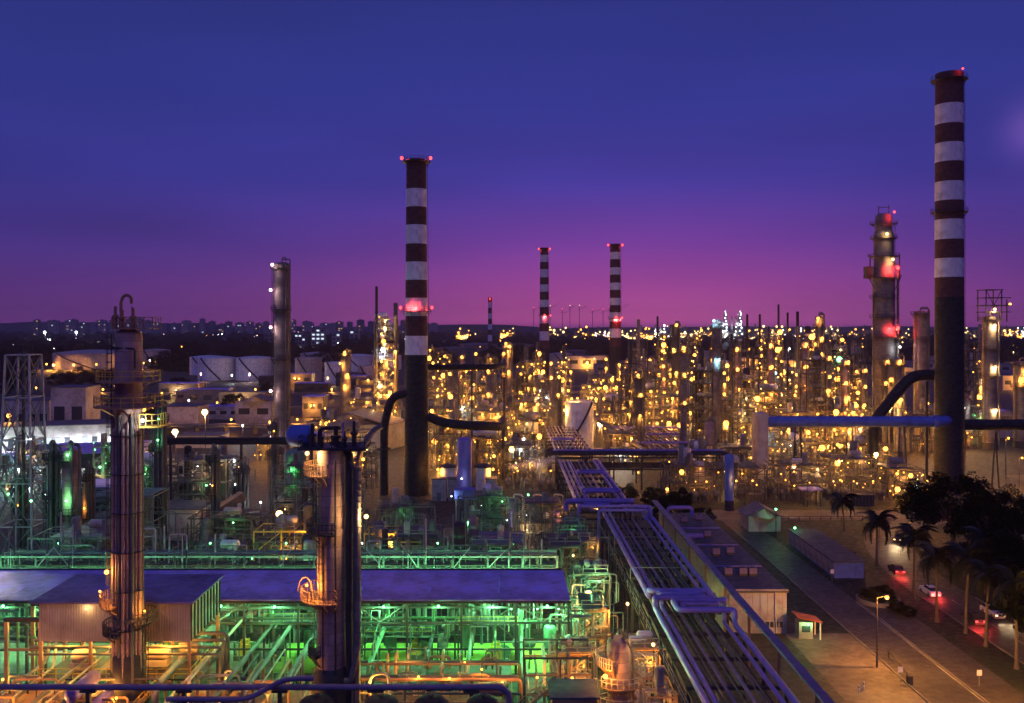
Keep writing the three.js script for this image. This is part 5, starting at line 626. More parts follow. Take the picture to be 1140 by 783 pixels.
{ // big regenerator tower with red lamps
  const d = 350, x = X(984, d), H = Y(236, d), t = thing('regenerator_tower', 'massive grey tower with red warning lamps left of the tallest chimney', 'tower', x, -d), r = 4.1, yp = (q) => Y(q, d);
  part(t, 'shell', new B().lathe(0, 0, 0, [[r, 12], [r, yp(375)], [r + 0.5, yp(375)], [r + 0.5, yp(371)], [r, yp(371)], [r, yp(308)], [r - 0.4, yp(303)], [r - 0.4, yp(262)], [r - 1, yp(256)], [r - 1, yp(242)], ...domeTop(r - 1, yp(242)).slice(1)], 36), 'cladding');
  part(t, 'skirt', new B().lathe(0, 0, 0, [[r + 1, 0], [r + 0.4, 12], [r, 12]], 30), 'dark_steel'); for (const [q, w] of [[250, 1.4], [266, 1.3], [286, 2.2], [310, 2.4], [332, 1.2], [354, 1.2], [376, 1.8], [400, 1.3], [420, 1.5]]) platformAt(t, yp(q), q < 290 ? r - 0.4 : r, 0, TAU, w, 'dark_steel'); for (const s of [-1, 1]) part(t, 'stay_frame', new B().bar(V(s * (r + 1.6), yp(312), 1), V(s * (r + 1.6), yp(284), 1), 0.4).bar(V(s * (r + 1.6), yp(312), 1), V(s * r, yp(322), 1), 0.3).bar(V(s * (r + 1.6), yp(298), 1), V(s * r, yp(298), 1), 0.3), 'dark_steel');
  part(t, 'side_box', new B().range(-r - 3.2, -r - 0.6, yp(310), yp(297), -1.5, 1.5), 'dark_steel'); cageLadder(t, r, 12, yp(252), 0.9, 'dark_steel'); part(t, 'riser_pipe', new B().pipe([[r + 0.8, 2, 1.5], [r + 0.8, yp(300), 1.5], [r - 0.6, yp(292), 1]], 0.5, 10), 'cladding'); part(t, 'riser_pipe', new B().pipe([[-r - 0.6, 2, 1.8], [-r - 0.6, yp(330), 1.8], [-r + 0.4, yp(326), 1.5]], 0.35, 10), 'steel');
  for (const [ox, q, k, cd, rr] of [[0.9, 238, 'red', 80, 0.5], [-0.5, 262, 'warm', 70, 0.6], [0.6, 290, 'warm', 70, 0.6], [1.6, 299, 'red', 260, 0.7], [-0.2, 299, 'red', 120, 0.5], [1.6, 365, 'red', 260, 0.7], [0, 366, 'red', 120, 0.5], [2, 386, 'white', 60, 0.4], [1.2, 419, 'sodium', 200, 0.6]]) lamp(t, ox * 2, yp(q), r + 1.3, k, cd, rr, k === 'red' ? 'warning_lamp' : 'lamp'); part(t, 'head_frame', new B().bar(V(-2, H - 2, 0), V(-2, H + 2.2, 0), 0.25).bar(V(2, H - 2, 0), V(2, H + 2.6, 0), 0.25).bar(V(-2, H + 1.8, 0), V(2, H + 1.8, 0), 0.25), 'dark_steel');
}
// ducts tied to the chimneys
{
  const t = thing('flue_duct', 'long horizontal blue duct joining the tallest chimney', 'duct', X(855, 241), -241), l = X(1046, 241) - X(855, 241), y = Y(469.5, 241); part(t, 'duct_barrel', new B().pipe([[0, y, 0], [l, y, 0], [l + 4, y, -3]], 1.4, 28), 'blue_paint'); for (let k = 0; k <= 9; k++) part(t, 'stiffener_ring', new B().add(new B().lathe(0, 0, 0, [[1.4, -0.1], [1.52, -0.1], [1.52, 0.1], [1.4, 0.1]], 24), new THREE.Matrix4().makeRotationZ(Math.PI / 2), V(1 + k * (l - 2) / 9, y, 0)), 'blue_paint'); part(t, 'end_wall', new B().range(-3.2, -0.2, 0, y + 2.2, -4, 1.2), 'cream_paint'); for (const x of [8, 22, 36]) part(t, 'trestle', new B().bar(V(x - 1.5, 0, 0), V(x - 0.6, y - 1.4, 0), 0.35).bar(V(x + 1.5, 0, 0), V(x + 0.6, y - 1.4, 0), 0.35).bar(V(x - 1.1, y * 0.5, 0), V(x + 1.1, y * 0.5, 0), 0.25), 'dark_steel'); part(t, 'expansion_collar', new B().add(new B().lathe(0, 0, 0, [[1.4, -0.8], [1.75, -0.5], [1.75, 0.5], [1.4, 0.8]], 24), new THREE.Matrix4().makeRotationZ(Math.PI / 2), V(l - 1, y, 0)), 'blue_paint');
  const u = thing('flue_duct', 'black bent duct dropping from the tallest chimney to the units', 'duct', X(1046, 252), -252); part(u, 'duct_barrel', new B().pipe([[2.5, Y(418, 252), 3], [-9, Y(416, 252), 3], [-14, Y(440, 252), 3], [-20, Y(470, 252), 3], [-20, 4, 3]], 1.5, 22, 4), 'black_shaft'); part(u, 'duct_leg', new B().range(-21, -19, 0, 6, 2, 4), 'dark_steel'); part(u, 'trestle', new B().bar(V(-5, 0, 3), V(-5, Y(424, 252), 3), 0.6), 'dark_steel');
  const w = thing('flue_duct', 'black duct running right from the tallest chimney past the edge', 'duct', X(1068, 248), -248); part(w, 'duct_barrel', new B().pipe([[0, Y(473, 248), 0], [40, Y(473, 248), 0], [46, 10, 0], [46, 0, 0]], 1.5, 20), 'black_shaft'); for (const x of [10, 26]) part(w, 'trestle', new B().bar(V(x - 1, 0, 0), V(x, Y(480, 248), 0), 0.3).bar(V(x + 1, 0, 0), V(x, Y(480, 248), 0), 0.3), 'dark_steel');
  const p = thing('flue_duct', 'black bent duct on the left side of the striped chimney', 'duct', X(452, 238), -238); part(p, 'duct_barrel', new B().pipe([[2, Y(438, 238), 0], [-3.6, Y(440, 238), 0], [-5.8, Y(470, 238), 0], [-5.8, 4, 0], [-5.8, 0, 0]], 1.1, 20, 3.5), 'black_shaft'); part(p, 'duct_flange', new B().lathe(-5.8, 12, 0, [[1.5, 0], [1.8, 0], [1.8, 0.4], [1.5, 0.4]], 20), 'dark_steel');
  const q = thing('flue_duct', 'black duct sagging right from the striped chimney', 'duct', X(476, 239), -239); part(q, 'duct_barrel', new B().pipe([[0, Y(464, 239), 0], [5, Y(472, 239), 0], [13, Y(475, 239), -1], [20, Y(480, 239), -10], [20, Y(480, 239), -26]], 1.2, 20, 4), 'black_shaft'); part(q, 'trestle', new B().bar(V(9, 0, 0), V(9, Y(480, 239), 0), 0.5), 'dark_steel'); const v = thing('flue_duct', 'higher black duct linking the striped chimney to the units', 'duct', X(476, 246), -246); part(v, 'duct_barrel', new B().pipe([[-1.6, Y(409, 246), 0], [18, Y(410, 246), -6], [21, Y(410, 246), -14], [21, Y(410, 246), -48]], 0.8, 14, 3), 'black_shaft'); part(v, 'duct_post', new B().bar(V(12, 0, -4), V(12, Y(412, 246), -4), 0.5), 'dark_steel'); part(v, 'duct_post', new B().bar(V(21, 0, -46), V(21, Y(413, 246), -46), 0.5), 'dark_steel'); part(q, 'trestle', new B().bar(V(20, 0, -22), V(20, Y(484, 239), -22), 0.5), 'dark_steel');
  const z = thing('pipe_bridge', 'dark level pipe bridge crossing behind the two near columns', 'pipe bridge', X(185, 200), -200), L = X(352, 200) - X(185, 200), yy = Y(492, 200); part(z, 'girder', new B().range(0, L, yy - 0.5, yy + 0.5, -1, 1), 'black_shaft'); part(z, 'pipe', new B().pipe([[0, yy + 0.75, 0.3], [L, yy + 0.75, 0.3]], 0.24, 10), 'dark_steel'); part(z, 'pipe', new B().pipe([[0, yy + 0.75, -0.4], [L, yy + 0.75, -0.4]], 0.2, 10), 'dark_steel'); for (const x of [1, L / 2, L - 1]) part(z, 'post', new B().range(x - 0.25, x + 0.25, 0, yy - 0.5, -0.25, 0.25), 'dark_steel');
}
// ---------------------------------------------------------------- drums and tanks at the foot of the left chimney
{
  column(517, 224, 487, 1.9, 'pale blue grey column with blue dome in front of two round tanks', { m: 'rack_pipe', plats: [], pipes: 0, base: 'steel', lamps: [[0.42, -0.3]], kind: 'white', cd: 12, br: 0.2 });
  for (const px of [499, 538]) { const d = 236, t = thing('process_tank', 'round pale tank with overhanging lid', 'tank', X(px, d), -d, { zone: 'flanking the blue domed column' }), h = Y(520, d), r = 2; part(t, 'shell', new B().lathe(0, 0, 0, [[r, 0], [r, h]], 28), 'white_paint'); part(t, 'lid', new B().lathe(0, h, 0, [[r + 0.4, 0], [r + 0.4, 0.3], [0.6, 0.9], [0.02, 0.92]], 28), 'steel'); lamp(t, (px < 510 ? -2 : 2) * 1.3, h - 0.4, 1.6, 'sodium', 150, 0.34); }
  for (const [a, b] of [[481, 497], [499, 511], [541, 553]]) { const d = 231, t = thing('equipment_cabin', 'white sheeted cabin below the round tanks', 'cabin', X((a + b) / 2, d), -d), w = X(b, d) - X(a, d); part(t, 'wall', new B().range(-w / 2, w / 2, 0, Y(533, d), -1.5, 1.5), 'white_wall'); part(t, 'roof', new B().range(-w / 2 - 0.2, w / 2 + 0.2, Y(533, d), Y(533, d) + 0.2, -1.7, 1.7), 'grey_roof'); part(t, 'door', new B().range(-0.5, 0.5, 0.05, 2.1, 1.503, 1.55), 'grey_roof'); }
  { const t = thing('blue_canopy', 'small dark blue canopy below the blue domed column', 'canopy', X(518, 205), -205); part(t, 'roof', new B().range(-2.4, 2.4, 5.6, 7.6, -2, 2), 'blue_paint'); for (const x of [-2.1, 2.1]) for (const z of [-1.7, 1.7]) part(t, 'post', new B().range(x - 0.1, x + 0.1, 0, 5.6, z - 0.1, z + 0.1), 'galvanised'); lamp(t, -3, 6.4, 2.6, 'white', 40, 0.16); lamp(t, 3.6, 4.2, 2.2, 'white', 40, 0.16); }
  [[572, 0], [594, 1], [617, 2]].forEach(([px, k]) => { const d = 203, t = thing('pressure_vessel', 'upright steel vessel', 'vessel', X(px, d), -d, { zone: 'in the trio left of the violet rack' }), top = Y(553, d), r = 1.5; part(t, 'shell', new B().lathe(0, 0, 0, [[r, 1.2], [r, top - 1], ...domeTop(r, top - 1).slice(1)], 28), 'cladding'); part(t, 'skirt', new B().lathe(0, 0, 0, [[r + 0.2, 0], [r, 1.2]], 24), 'dark_steel'); part(t, 'inner_drum', new B().lathe(0.2, 0, 2.6, [[0.95, 0], [0.95, top - 3], ...domeTop(0.95, top - 3).slice(1)], 24), 'rack_pipe'); part(t, 'inner_neck', new B().lathe(0.2, top - 2.6, 2.6, [[0.4, 0], [0.4, 0.9], [0.02, 1]], 14), 'rack_pipe'); part(t, 'side_pipe', new B().pipe([[0, top - 0.3, 0], [0, top + 0.5, 0], [2, top + 0.5, 0.4], [2, 0.5, 0.4]], 0.18, 10, 0.7), 'cream_paint'); part(t, 'side_pipe', new B().pipe([[1.5, top - 1, 1], [2.4, top - 1, 1], [2.4, 0.5, 1]], 0.12, 8), 'pipe'); lamp(t, -1.6, 1.6 + k, 3.4, k === 2 ? 'sodium' : 'white', k === 2 ? 70 : 30, 0.2); lamp(t, 1.2, top * 0.4, 3.5, 'sodium', 60, 0.15); });
  { const t = thing('flood_lamp', 'turquoise lamp on a post above the three upright vessels', 'flood lamp', X(588, 206), -206); const h = Y(551, 206); part(t, 'pole', new B().bar(V(0, 0, -0.3), V(0, h, -0.3), 0.14), 'dark_steel'); lamp(t, 0, h, 0.2, 'green', 130, 0.24); lamp(t, 7, 3, 3, 'sodium', 160, 0.24); part(t, 'lamp_bracket', new B().bar(V(7, 0, 2.7), V(7, 2.9, 2.7), 0.1), 'dark_steel'); }
  const d = 326, t = thing('storage_tank', 'tall pale tank with diagonal stair beside the violet rack', 'tank', X(645, d), -d), r = 5.1, h = Y(447, d); part(t, 'shell', new B().lathe(0, 0, 0, [[r, 0], [r, h], [r - 0.2, h], [0.02, h + 0.8]], 48), 'white_paint'); for (let k = 1; k < 6; k++) part(t, 'hoop', new B().lathe(0, h * k / 6, 0, [[r, 0], [r + 0.08, 0.01], [r + 0.08, 0.15], [r, 0.16]], 40), 'white_paint'); part(t, 'stair', new B().sweep(arc(0, 0, 0, r + 0.5, 2.4, 0.7, 16).map(([x, , z], k) => [x, 1 + (h - 1) * k / 16, z]), 0.4, 4), 'dark_steel'); part(t, 'handrail', new B().rail(arc(0, h + 0.05, 0, r - 0.2, 0, TAU, 24), 1.1, 0.09, 3), 'galvanised'); for (const [ox, y, oz, cd] of [[-5.6, h - 3, 2.2, 160], [-3, h + 1.2, 3, 30], [-1, h + 1.4, 4, 20], [-3.5, 1.2, 9.6, 90], [-1, 0.9, 10, 60]]) lamp(t, ox, y, oz, 'sodium', cd, 0.42);
}
// steam drifting from the low stack beside the rack
{ const a = rng(8), b = new B(); const t = thing('steam_plume', 'faint pale steam drifting above the units left of the violet rack', 'steam', X(590, 262), -262, { y: Y(520, 262) }); for (let k = 0; k < 12; k++) { const f = k / 11, r = 0.5 + 1.1 * Math.sin(f * 2.6) + a() * 0.4; b.lathe(-7 + f * 15, 0.4 * f + (a() - 0.5) + f * f * 1.6, (a() - 0.5) * 1.5, [[0.01, -r], [r * 0.7, -r * 0.7], [r, 0], [r * 0.7, r * 0.7], [0.01, r]], 14); } const m = new THREE.MeshPhysicalMaterial({ name: 'steam', color: new THREE.Color(0.8, 0.8, 0.8), roughness: 1, transparent: true, opacity: 0.16, side: THREE.DoubleSide }); part(t, 'plume', b, m, { stuff: true }); }
// ---------------------------------------------------------------- left middle distance
{ // lattice mast
  const d = 168, x = X(26, d), t = thing('lattice_tower', 'square galvanised lattice tower at the left edge', 'tower', x, -d), H = Y(395, d), w0 = 3.4, w1 = 2.2, W = (y) => w0 + (w1 - w0) * y / H, n = 5, cor = [[-1, -1], [1, -1], [1, 1], [-1, 1]];
  for (const [a, b] of cor) part(t, 'leg', new B().bar(V(a * w0, 0, b * w0), V(a * w1, H, b * w1), 0.3), 'pale_steel');
  for (let k = 0; k < n; k++) { const y0 = H * k / n, y1 = H * (k + 1) / n; for (let s = 0; s < 4; s++) { const [a, b] = cor[s], [c, e] = cor[(s + 1) % 4], P = (u, v, y) => V(u * W(y), y, v * W(y)); part(t, 'brace', new B().bar(P(a, b, y0), P(c, e, y1), 0.16), 'galvanised'); part(t, 'brace', new B().bar(P(c, e, y0), P(a, b, y1), 0.15), 'galvanised'); part(t, 'girt', new B().bar(P(a, b, y1), P(c, e, y1), 0.2), 'pale_steel'); } }
  part(t, 'flare_pipe', new B().pipe([[0, 0, 0], [0, H + 1, 0]], 0.3, 10), 'steel'); lamp(t, W(24), 24, W(24), 'white', 110, 0.2); lamp(t, -1, 14, 3.4, 'green', 60, 0.2);
  // flood lights facing the shed roof
  const l = new THREE.SpotLight(new THREE.Color(1, 0.86, 0.8), 1500, 0, 0.42, 0.5); l.name = 'flood_light'; l.position.set(-4.6, 21, 5); l.target.position.set(-62 - x, 9.8, -119 + d); l.castShadow = true; l.shadow.radius = 10; t.add(l, l.target); const hd = part(t, 'flood_light_head', new B().box(-4.6, 21, 4.6, 0.9, 0.7, 0.4), 'dark_steel'); part(hd, 'flood_light_glass', new B().box(-4.6, 20.9, 4.83, 0.7, 0.5, 0.05), 'lamp_pink'); part(t, 'flood_bracket', new B().bar(V(-2.8, 21, 2.8), V(-4.6, 21, 4.5), 0.14), 'galvanised');
}
{ const d = 150, t = column(78, d, 500, 1.25, 'pinkish column with green lit platforms behind the shed', { m: 'column_cladding', plats: [0.55, 0.92], pipes: 2, lamps: [] }), H = Y(500, d); lamp(t, 0.6, H * 0.97, 2.2, 'green', 60, 0.2); lamp(t, 0.4, H * 0.66, 2.2, 'green', 70, 0.2); lamp(t, -5.5, 16, 2, 'green', 40, 0.2); lamp(t, 0.4, 2.2, 2.6, 'green', 45, 0.16); }
column(178, 175, 452, 1.15, 'slim dark column right behind the tall bare column', { m: 'steel', plats: [0.7, 0.9], pipes: 3, lamps: [[0.92, 0.4], [0.78, 0.3]], kind: 'green', cd: 50, br: 0.2 });
column(328, 215, 500, 2.4, 'broad greenish drum column left of the near stout column', { m: 'green_paint', plats: [0.5], pipes: 1, lamps: [[0.72, 0], [0.45, 0]], kind: 'green', cd: 90, br: 0.22 });
column(305, 225, 470, 0.8, 'slim grey column in front of the banded column', { m: 'steel', plats: [0.6, 0.9], pipes: 1, lamps: [[0.9, 0.5]], cd: 40, br: 0.2 });
function shed(x, d, w, dp, h, label, o = {}) { const t = thing('warehouse', label, 'building', x, -d, { zone: o.zone ?? '' }); t.rotation.y = o.turn ?? 0; part(t, 'wall', new B().range(-w / 2, w / 2, o.open ? h * 0.55 : 0, h, -dp / 2, dp / 2), o.wall ?? 'white_wall'); if (o.open) for (const a of [-1, -0.33, 0.33, 1]) for (const b of [-1, 1]) part(t, 'post', new B().box(a * (w / 2 - 0.3), h * 0.275, b * (dp / 2 - 0.3), 0.3, h * 0.55, 0.3), 'steel'); const p = o.pitch ?? 0; if (p) { const s = new B(); s.bar(V(0, h + p, 0), V(-w / 2 - 0.4, h, 0), dp + 0.6, 0.16).bar(V(0, h + p, 0), V(w / 2 + 0.4, h, 0), dp + 0.6, 0.16); part(t, 'roof', s, o.roof ?? 'blue_roof'); part(t, 'gable', new B().sweep([[0, h, dp / 2 - 0.5], [0, h + p - 0.05, dp / 2 - 0.5]], (f) => 0.02 + (w / 2) * 0.7 * (1 - f), 4), o.wall ?? 'white_wall'); } else part(t, 'roof', new B().range(-w / 2 - 0.3, w / 2 + 0.3, h, h + 0.25, -dp / 2 - 0.3, dp / 2 + 0.3), o.roof ?? 'grey_roof'); const n = o.win ?? 0; for (let k = 0; k < n; k++) part(t, 'window', new B().range(-w / 2 + (k + 0.2) * w / n, -w / 2 + (k + 0.8) * w / n, h * 0.4, h * 0.68, dp / 2 + 0.002, dp / 2 + 0.08), o.lit && k % 3 !== 1 ? 'lamp_window' : 'glass_dark'); return t; }
glowMat('lamp_window', [0.75, 0.9, 1], 1.1); glowMat('lamp_window_warm', [1, 0.62, 0.25], 0.9);
{ // office and canopies behind the lattice tower
  let t = shed(-152, 300, 44, 16, 12, 'long white office block with lit window band behind the lattice tower', { turn: 0.32, win: 16, lit: true, roof: 'grey_roof' }); part(t, 'canopy', new B().range(-22, 22, 3.6, 4, 8.1, 12), 'blue_roof'); for (const x of [-16, -4, 8, 18]) lamp(t, x, 5.6, 10.5, 'white', 330, 0.3);
  t = shed(X(80, 335), 338, 13, 12, Y(431, 335), 'white block tower rising above the long office', { win: 2 });
  shed(X(36, 350), 352, 18, 14, 16, 'lower white annex beside the block tower', { win: 4 });
  t = shed(-122, 262, 34, 24, 9, 'wide dark blue roofed shed lit orange beneath', { turn: 0.28, open: true, roof: 'blue_roof', wall: 'dark_steel' }); for (const x of [-10, 0, 11]) lamp(t, x, 4.4, 8, 'sodium', 420, 0.24); lamp(t, -12, 7, 13.2, 'cyan', 330, 0.34); lamp(t, -15, 7.2, 13.4, 'cyan', 330, 0.34);
  t = shed(-104, 222, 14, 12, 5.6, 'low shed with bright blue lit roof behind the bare column', { turn: 0.26, roof: 'blue_roof', wall: 'dark_steel' }); lamp(t, 0, 8.4, 3, 'cyan', 260, 0.24); part(t, 'lamp_pole', new B().bar(V(0, 5.9, 2.7), V(0, 8.3, 2.7), 0.08), 'steel');
  shed(X(206, 400), 402, 15, 14, 9, 'white walled store beside the bright flood lamps', { wall: 'white_wall', roof: 'grey_roof', win: 0 }); shed(X(250, 430), 434, 26, 12, 6, 'low blue roofed store among the trees', { roof: 'blue_roof', win: 5 }); shed(X(284, 415), 418, 17, 12, 10, 'pink lit white hall left of the banded column', { pitch: 2.4, roof: 'grey_roof', win: 2 }); shed(X(395, 330), 336, 34, 16, 9, 'long pitched roof hall left of the lamp studded tower', { turn: -0.35, pitch: 4, roof: 'grey_roof', wall: 'grey_wall' }); shed(X(355, 300), 304, 12, 10, 8, 'greyish flat store below the pitched hall', { roof: 'blue_roof' }); shed(X(222, 330), 334, 16, 11, 4.4, 'low ochre lit store below the flood lamps', { roof: 'grey_roof', wall: 'cream_paint' });
  shed(X(195, 190), 192, 12, 9, 6.4, 'low grey shed with curved tanks beside it behind the bare column', { roof: 'grey_roof', wall: 'white_wall' }); shed(X(1120, 360), 364, 16, 12, 9, 'violet roofed hall lit orange at the right edge', { roof: 'blue_roof', wall: 'cream_paint', pitch: 2 }); const q = thing('conveyor_gallery', 'sloping orange gallery beside the low grey shed', 'gallery', X(245, 186), -186); part(q, 'gallery', new B().bar(V(-3, 5, 2), V(3.6, 9, -4), 2.2, 1.6), 'orange_steel'); part(q, 'trestle', new B().bar(V(3.4, 0, -3.8), V(3.4, 8.2, -3.8), 0.3).bar(V(-2.6, 0, 1.8), V(-2.6, 4.4, 1.8), 0.3), 'steel'); lamp(q, -3.6, 6.8, 3.4, 'warm', 60, 0.16);
}
{ // low stores and pipe tracks filling the yards behind
  const a = rng(404), zone = 'in the dim yards beyond the left chimney'; for (let k = 0; k < 22; k++) { const px = 200 + a() * 280, d = 400 + a() * 300; if (Math.abs(px - 314) < 14 || Math.abs(px - 430) < 14) continue; const t = shed(X(px, d), d, 10 + a() * 16, 9 + a() * 8, 4 + a() * 6, 'plain low store', { zone, turn: (a() - 0.5) * 0.3, roof: a() < 0.4 ? 'blue_roof' : 'grey_roof', wall: a() < 0.5 ? 'dark_steel' : 'cladding', win: 3 }); if (k % 2) lamp(t, 0, 6, 10, a() < 0.7 ? 'sodium' : 'warm', 300, 0.0013 * d); }
  for (let k = 0; k < 16; k++) { const px = 650 + a() * 480, d = 580 + a() * 380; const t = shed(X(px, d), d, 16 + a() * 26, 12 + a() * 8, 6 + a() * 8, 'plain low store', { zone: 'on the far side of the right hand units', roof: 'grey_roof', wall: a() < 0.5 ? 'grey_wall' : 'cream_paint', win: 3 }); if (k % 2) lamp(t, 0, 7, 14, 'sodium', 900, 0.0013 * d); }
  for (const [x0, x1, d] of [[-150, -20, 372], [-190, -30, 452], [-260, -40, 545], [-60, 60, 560], [-100, 80, 610]]) { const t = thing('pipe_track', 'low pipe track crossing the far yard', 'pipes', (x0 + x1) / 2, -d, { zone: 'left of the centre' }), L = (x1 - x0) / 2; for (let k = 0; k < 6; k++) part(t, 'pipe', new B().pipe([[-L, 3 + (k % 2), k * 0.9], [L, 3 + (k % 2), k * 0.9]], 0.3, 6), k % 2 ? 'cladding' : 'galvanised'); const s = new B(); for (let x = -L; x <= L; x += 12) s.range(x - 0.2, x + 0.2, 0, 3.6, -0.3, 5); part(t, 'pipe_support', s, 'steel', { stuff: true }); for (let q = 0; q < 5; q++) lamp(t, (q - 2) * L * 0.42, 6, 1, 'sodium', 200, 0.0012 * d); } }
// ---------------------------------------------------------------- tank farms
function tank(px, py, wpx, hpx, label, o = {}) { const d = D(py), r = wpx * d / 2000, h = hpx * d / 1000, t = thing('storage_tank', label, 'tank', X(px, d), -d - r, { zone: o.zone ?? '' }), m = o.m ?? 'white_paint'; part(t, 'shell', new B().lathe(0, 0, 0, [[r, 0], [r, h], [r - 0.3, h]], 56), m); part(t, 'roof', new B().lathe(0, h, 0, [[r - 0.3, 0], [r * 0.5, r * 0.06], [0.02, r * 0.09]], 40), o.roofM ?? m); part(t, 'wind_girder', new B().lathe(0, h * 0.93, 0, [[r, 0], [r + 0.5, 0], [r + 0.5, 0.25], [r, 0.25]], 48), m); part(t, 'stair', new B().sweep(arc(0, 0, 0, r + 0.6, 1.1, 2.2, 16).map(([x, , z], k) => [x, 0.5 + (h - 0.5) * k / 16, z]), 0.6, 4), 'dark_steel'); for (const [f, k, cd] of o.lamps ?? []) { lamp(t, r * f, h * 0.35, r * Math.sqrt(Math.max(0, 1 - f * f)) + 12, k, cd, 0.0011 * d); part(t, 'lamp_pole', new B().bar(V(r * f, 0, r * Math.sqrt(Math.max(0, 1 - f * f)) + 11.8), V(r * f, h * 0.35, r * Math.sqrt(Math.max(0, 1 - f * f)) + 11.8), 0.4), 'dark_steel'); } return t; }
tank(235, 424, 42, 25, 'leftmost white tank of the pair with dark stairs', { lamps: [[-0.3, 'pink', 900]] }); tank(278, 424, 43, 25, 'white tank right of its twin, dark stairs on its side', { lamps: [[0.2, 'pink', 900]] }); tank(225, 418, 40, 20, 'grey white tank half hidden behind the twin white tanks', {});
tank(84, 412, 84, 18, 'huge cream tank lit orange behind the bare column head', { m: 'cream_paint', lamps: [[-0.5, 'sodium', 5000], [0.1, 'sodium', 5000], [0.6, 'sodium', 4000], [-0.85, 'sodium', 2500]] }); tank(168, 410, 30, 20, 'cream tank lit orange right of the bare column head', { m: 'cream_paint', lamps: [[0.6, 'sodium', 3000], [-0.2, 'sodium', 3000]] });
[[340, 425, 30, 26], [372, 428, 26, 24], [350, 412, 40, 18], [396, 414, 34, 18], [408, 430, 22, 22], [430, 412, 30, 16]].forEach(([a, b, c, e], k) => tank(a, b, c, e, 'pale tank', { zone: 'between banded column and striped chimney', m: k % 2 ? 'white_paint' : 'cream_paint', lamps: k < 5 ? [[-0.3, 'warm', 1500]] : [] }));
[[505, 402, 40, 14], [530, 396, 46, 12], [625, 408, 26, 14], [642, 401, 30, 10], [580, 394, 30, 10]].forEach(([a, b, c, e], k) => tank(a, b, c, e, 'distant tank', { zone: 'beyond the amber units in the centre', m: k === 2 ? 'cream_paint' : 'cladding', lamps: k === 2 ? [[0, 'sodium', 4000]] : [] }));
[[722, 420, 36, 16], [775, 406, 44, 14], [808, 420, 32, 16], [868, 402, 30, 12], [950, 398, 28, 12], [1082, 408, 30, 14]].forEach(([a, b, c, e], k) => tank(a, b, c, e, 'pale distant tank', { zone: 'beyond the right hand units', m: 'cream_paint', lamps: k < 3 ? [[-0.2, 'sodium', 3000]] : [] }));

// ---------------------------------------------------------------- far lights, woods and skyline
{ const a = rng(321); // plant lights on poles out to the horizon: individually small
  const spots = []; for (let k = 0; k < 150; k++) spots.push([a() * 1160 - 10, 372 + a() * a() * 36]);
  spots.forEach(([px, py], k) => { const d = D(py, 8), h = 8 + a() * 8; if (d > 4200) return; const east = px > 470, t = thing('yard_lamp', east ? 'small distant amber yard lamp' : 'small distant yard lamp', 'lamp', X(px, d), -d, { zone: east ? px > 760 ? 'on the far plain at right' : 'on the far plain in the centre' : 'on the far plain at left' }); part(t, 'pole', new B().bar(V(0, 0, 0), V(0, h, 0), 0.0004 * d), 'dark_steel'); lamp(t, 0, h, 0.5, east ? (a() < 0.75 ? 'sodium' : 'warm') : (a() < 0.4 ? 'white' : a() < 0.5 ? 'pink' : 'sodium'), d < 1500 ? 220 : 0, 0.00055 * d * (0.7 + a() * 0.9)); }); }
{ const a = rng(55), inst = []; // woods on the plain read as one mass
  for (let k = 0; k < 1500; k++) { const d = 860 + a() * 3600, px = -40 + a() * 1240; if (px > 470 && d < 1000) continue; inst.push([X(px, d), -d, 7 + a() * 9]); }
  const m = new THREE.InstancedMesh(leafGeo[2], M.leaf, inst.length); m.name = 'far_woods'; m.userData = { kind: 'stuff', label: 'dark far off woods across the plain', category: 'woods' }; const q = new THREE.Matrix4(); inst.forEach(([x, z, r], k) => { q.makeScale(r * 1.6, r, r * 1.2).setPosition(x, r * 0.55, z); m.setMatrixAt(k, q); }); m.castShadow = true; scene.add(m); }
function tower(px, d, w, topPy, seed, label, zone, lit = 0.2, kind = 'lamp_window_warm') {
  const a = rng(seed), h = Y(topPy, d), t = thing('apartment_block', label, 'building', X(px, d), -d, { zone }), win = new B(), dark = new B(), W = w * d / 1000, nf = Math.max(3, Math.round(h / 7)), nc = Math.max(2, Math.round(W / 8)); part(t, 'wall', new B().range(-W / 2, W / 2, 0, h, -9, 9), a() < 0.5 ? 'grey_wall' : 'cladding'); part(t, 'roof', new B().range(-W / 2 - 0.5, W / 2 + 0.5, h, h + 1.2, -9.5, 9.5), 'grey_roof'); part(t, 'lift_house', new B().range(-W * 0.15, W * 0.15, h + 1.2, h + 5, -4, 4), 'grey_wall');
  for (let f = 0; f < nf; f++) for (let c = 0; c < nc; c++) (a() < lit ? win : dark).range(-W / 2 + (c + 0.2) * W / nc, -W / 2 + (c + 0.8) * W / nc, (f + 0.3) * h / nf, (f + 0.72) * h / nf, 9.01, 9.3); if (win.p.length) part(t, 'lit_window', win, kind, { stuff: true }); part(t, 'dark_window', dark, 'glass_dark', { stuff: true });
}
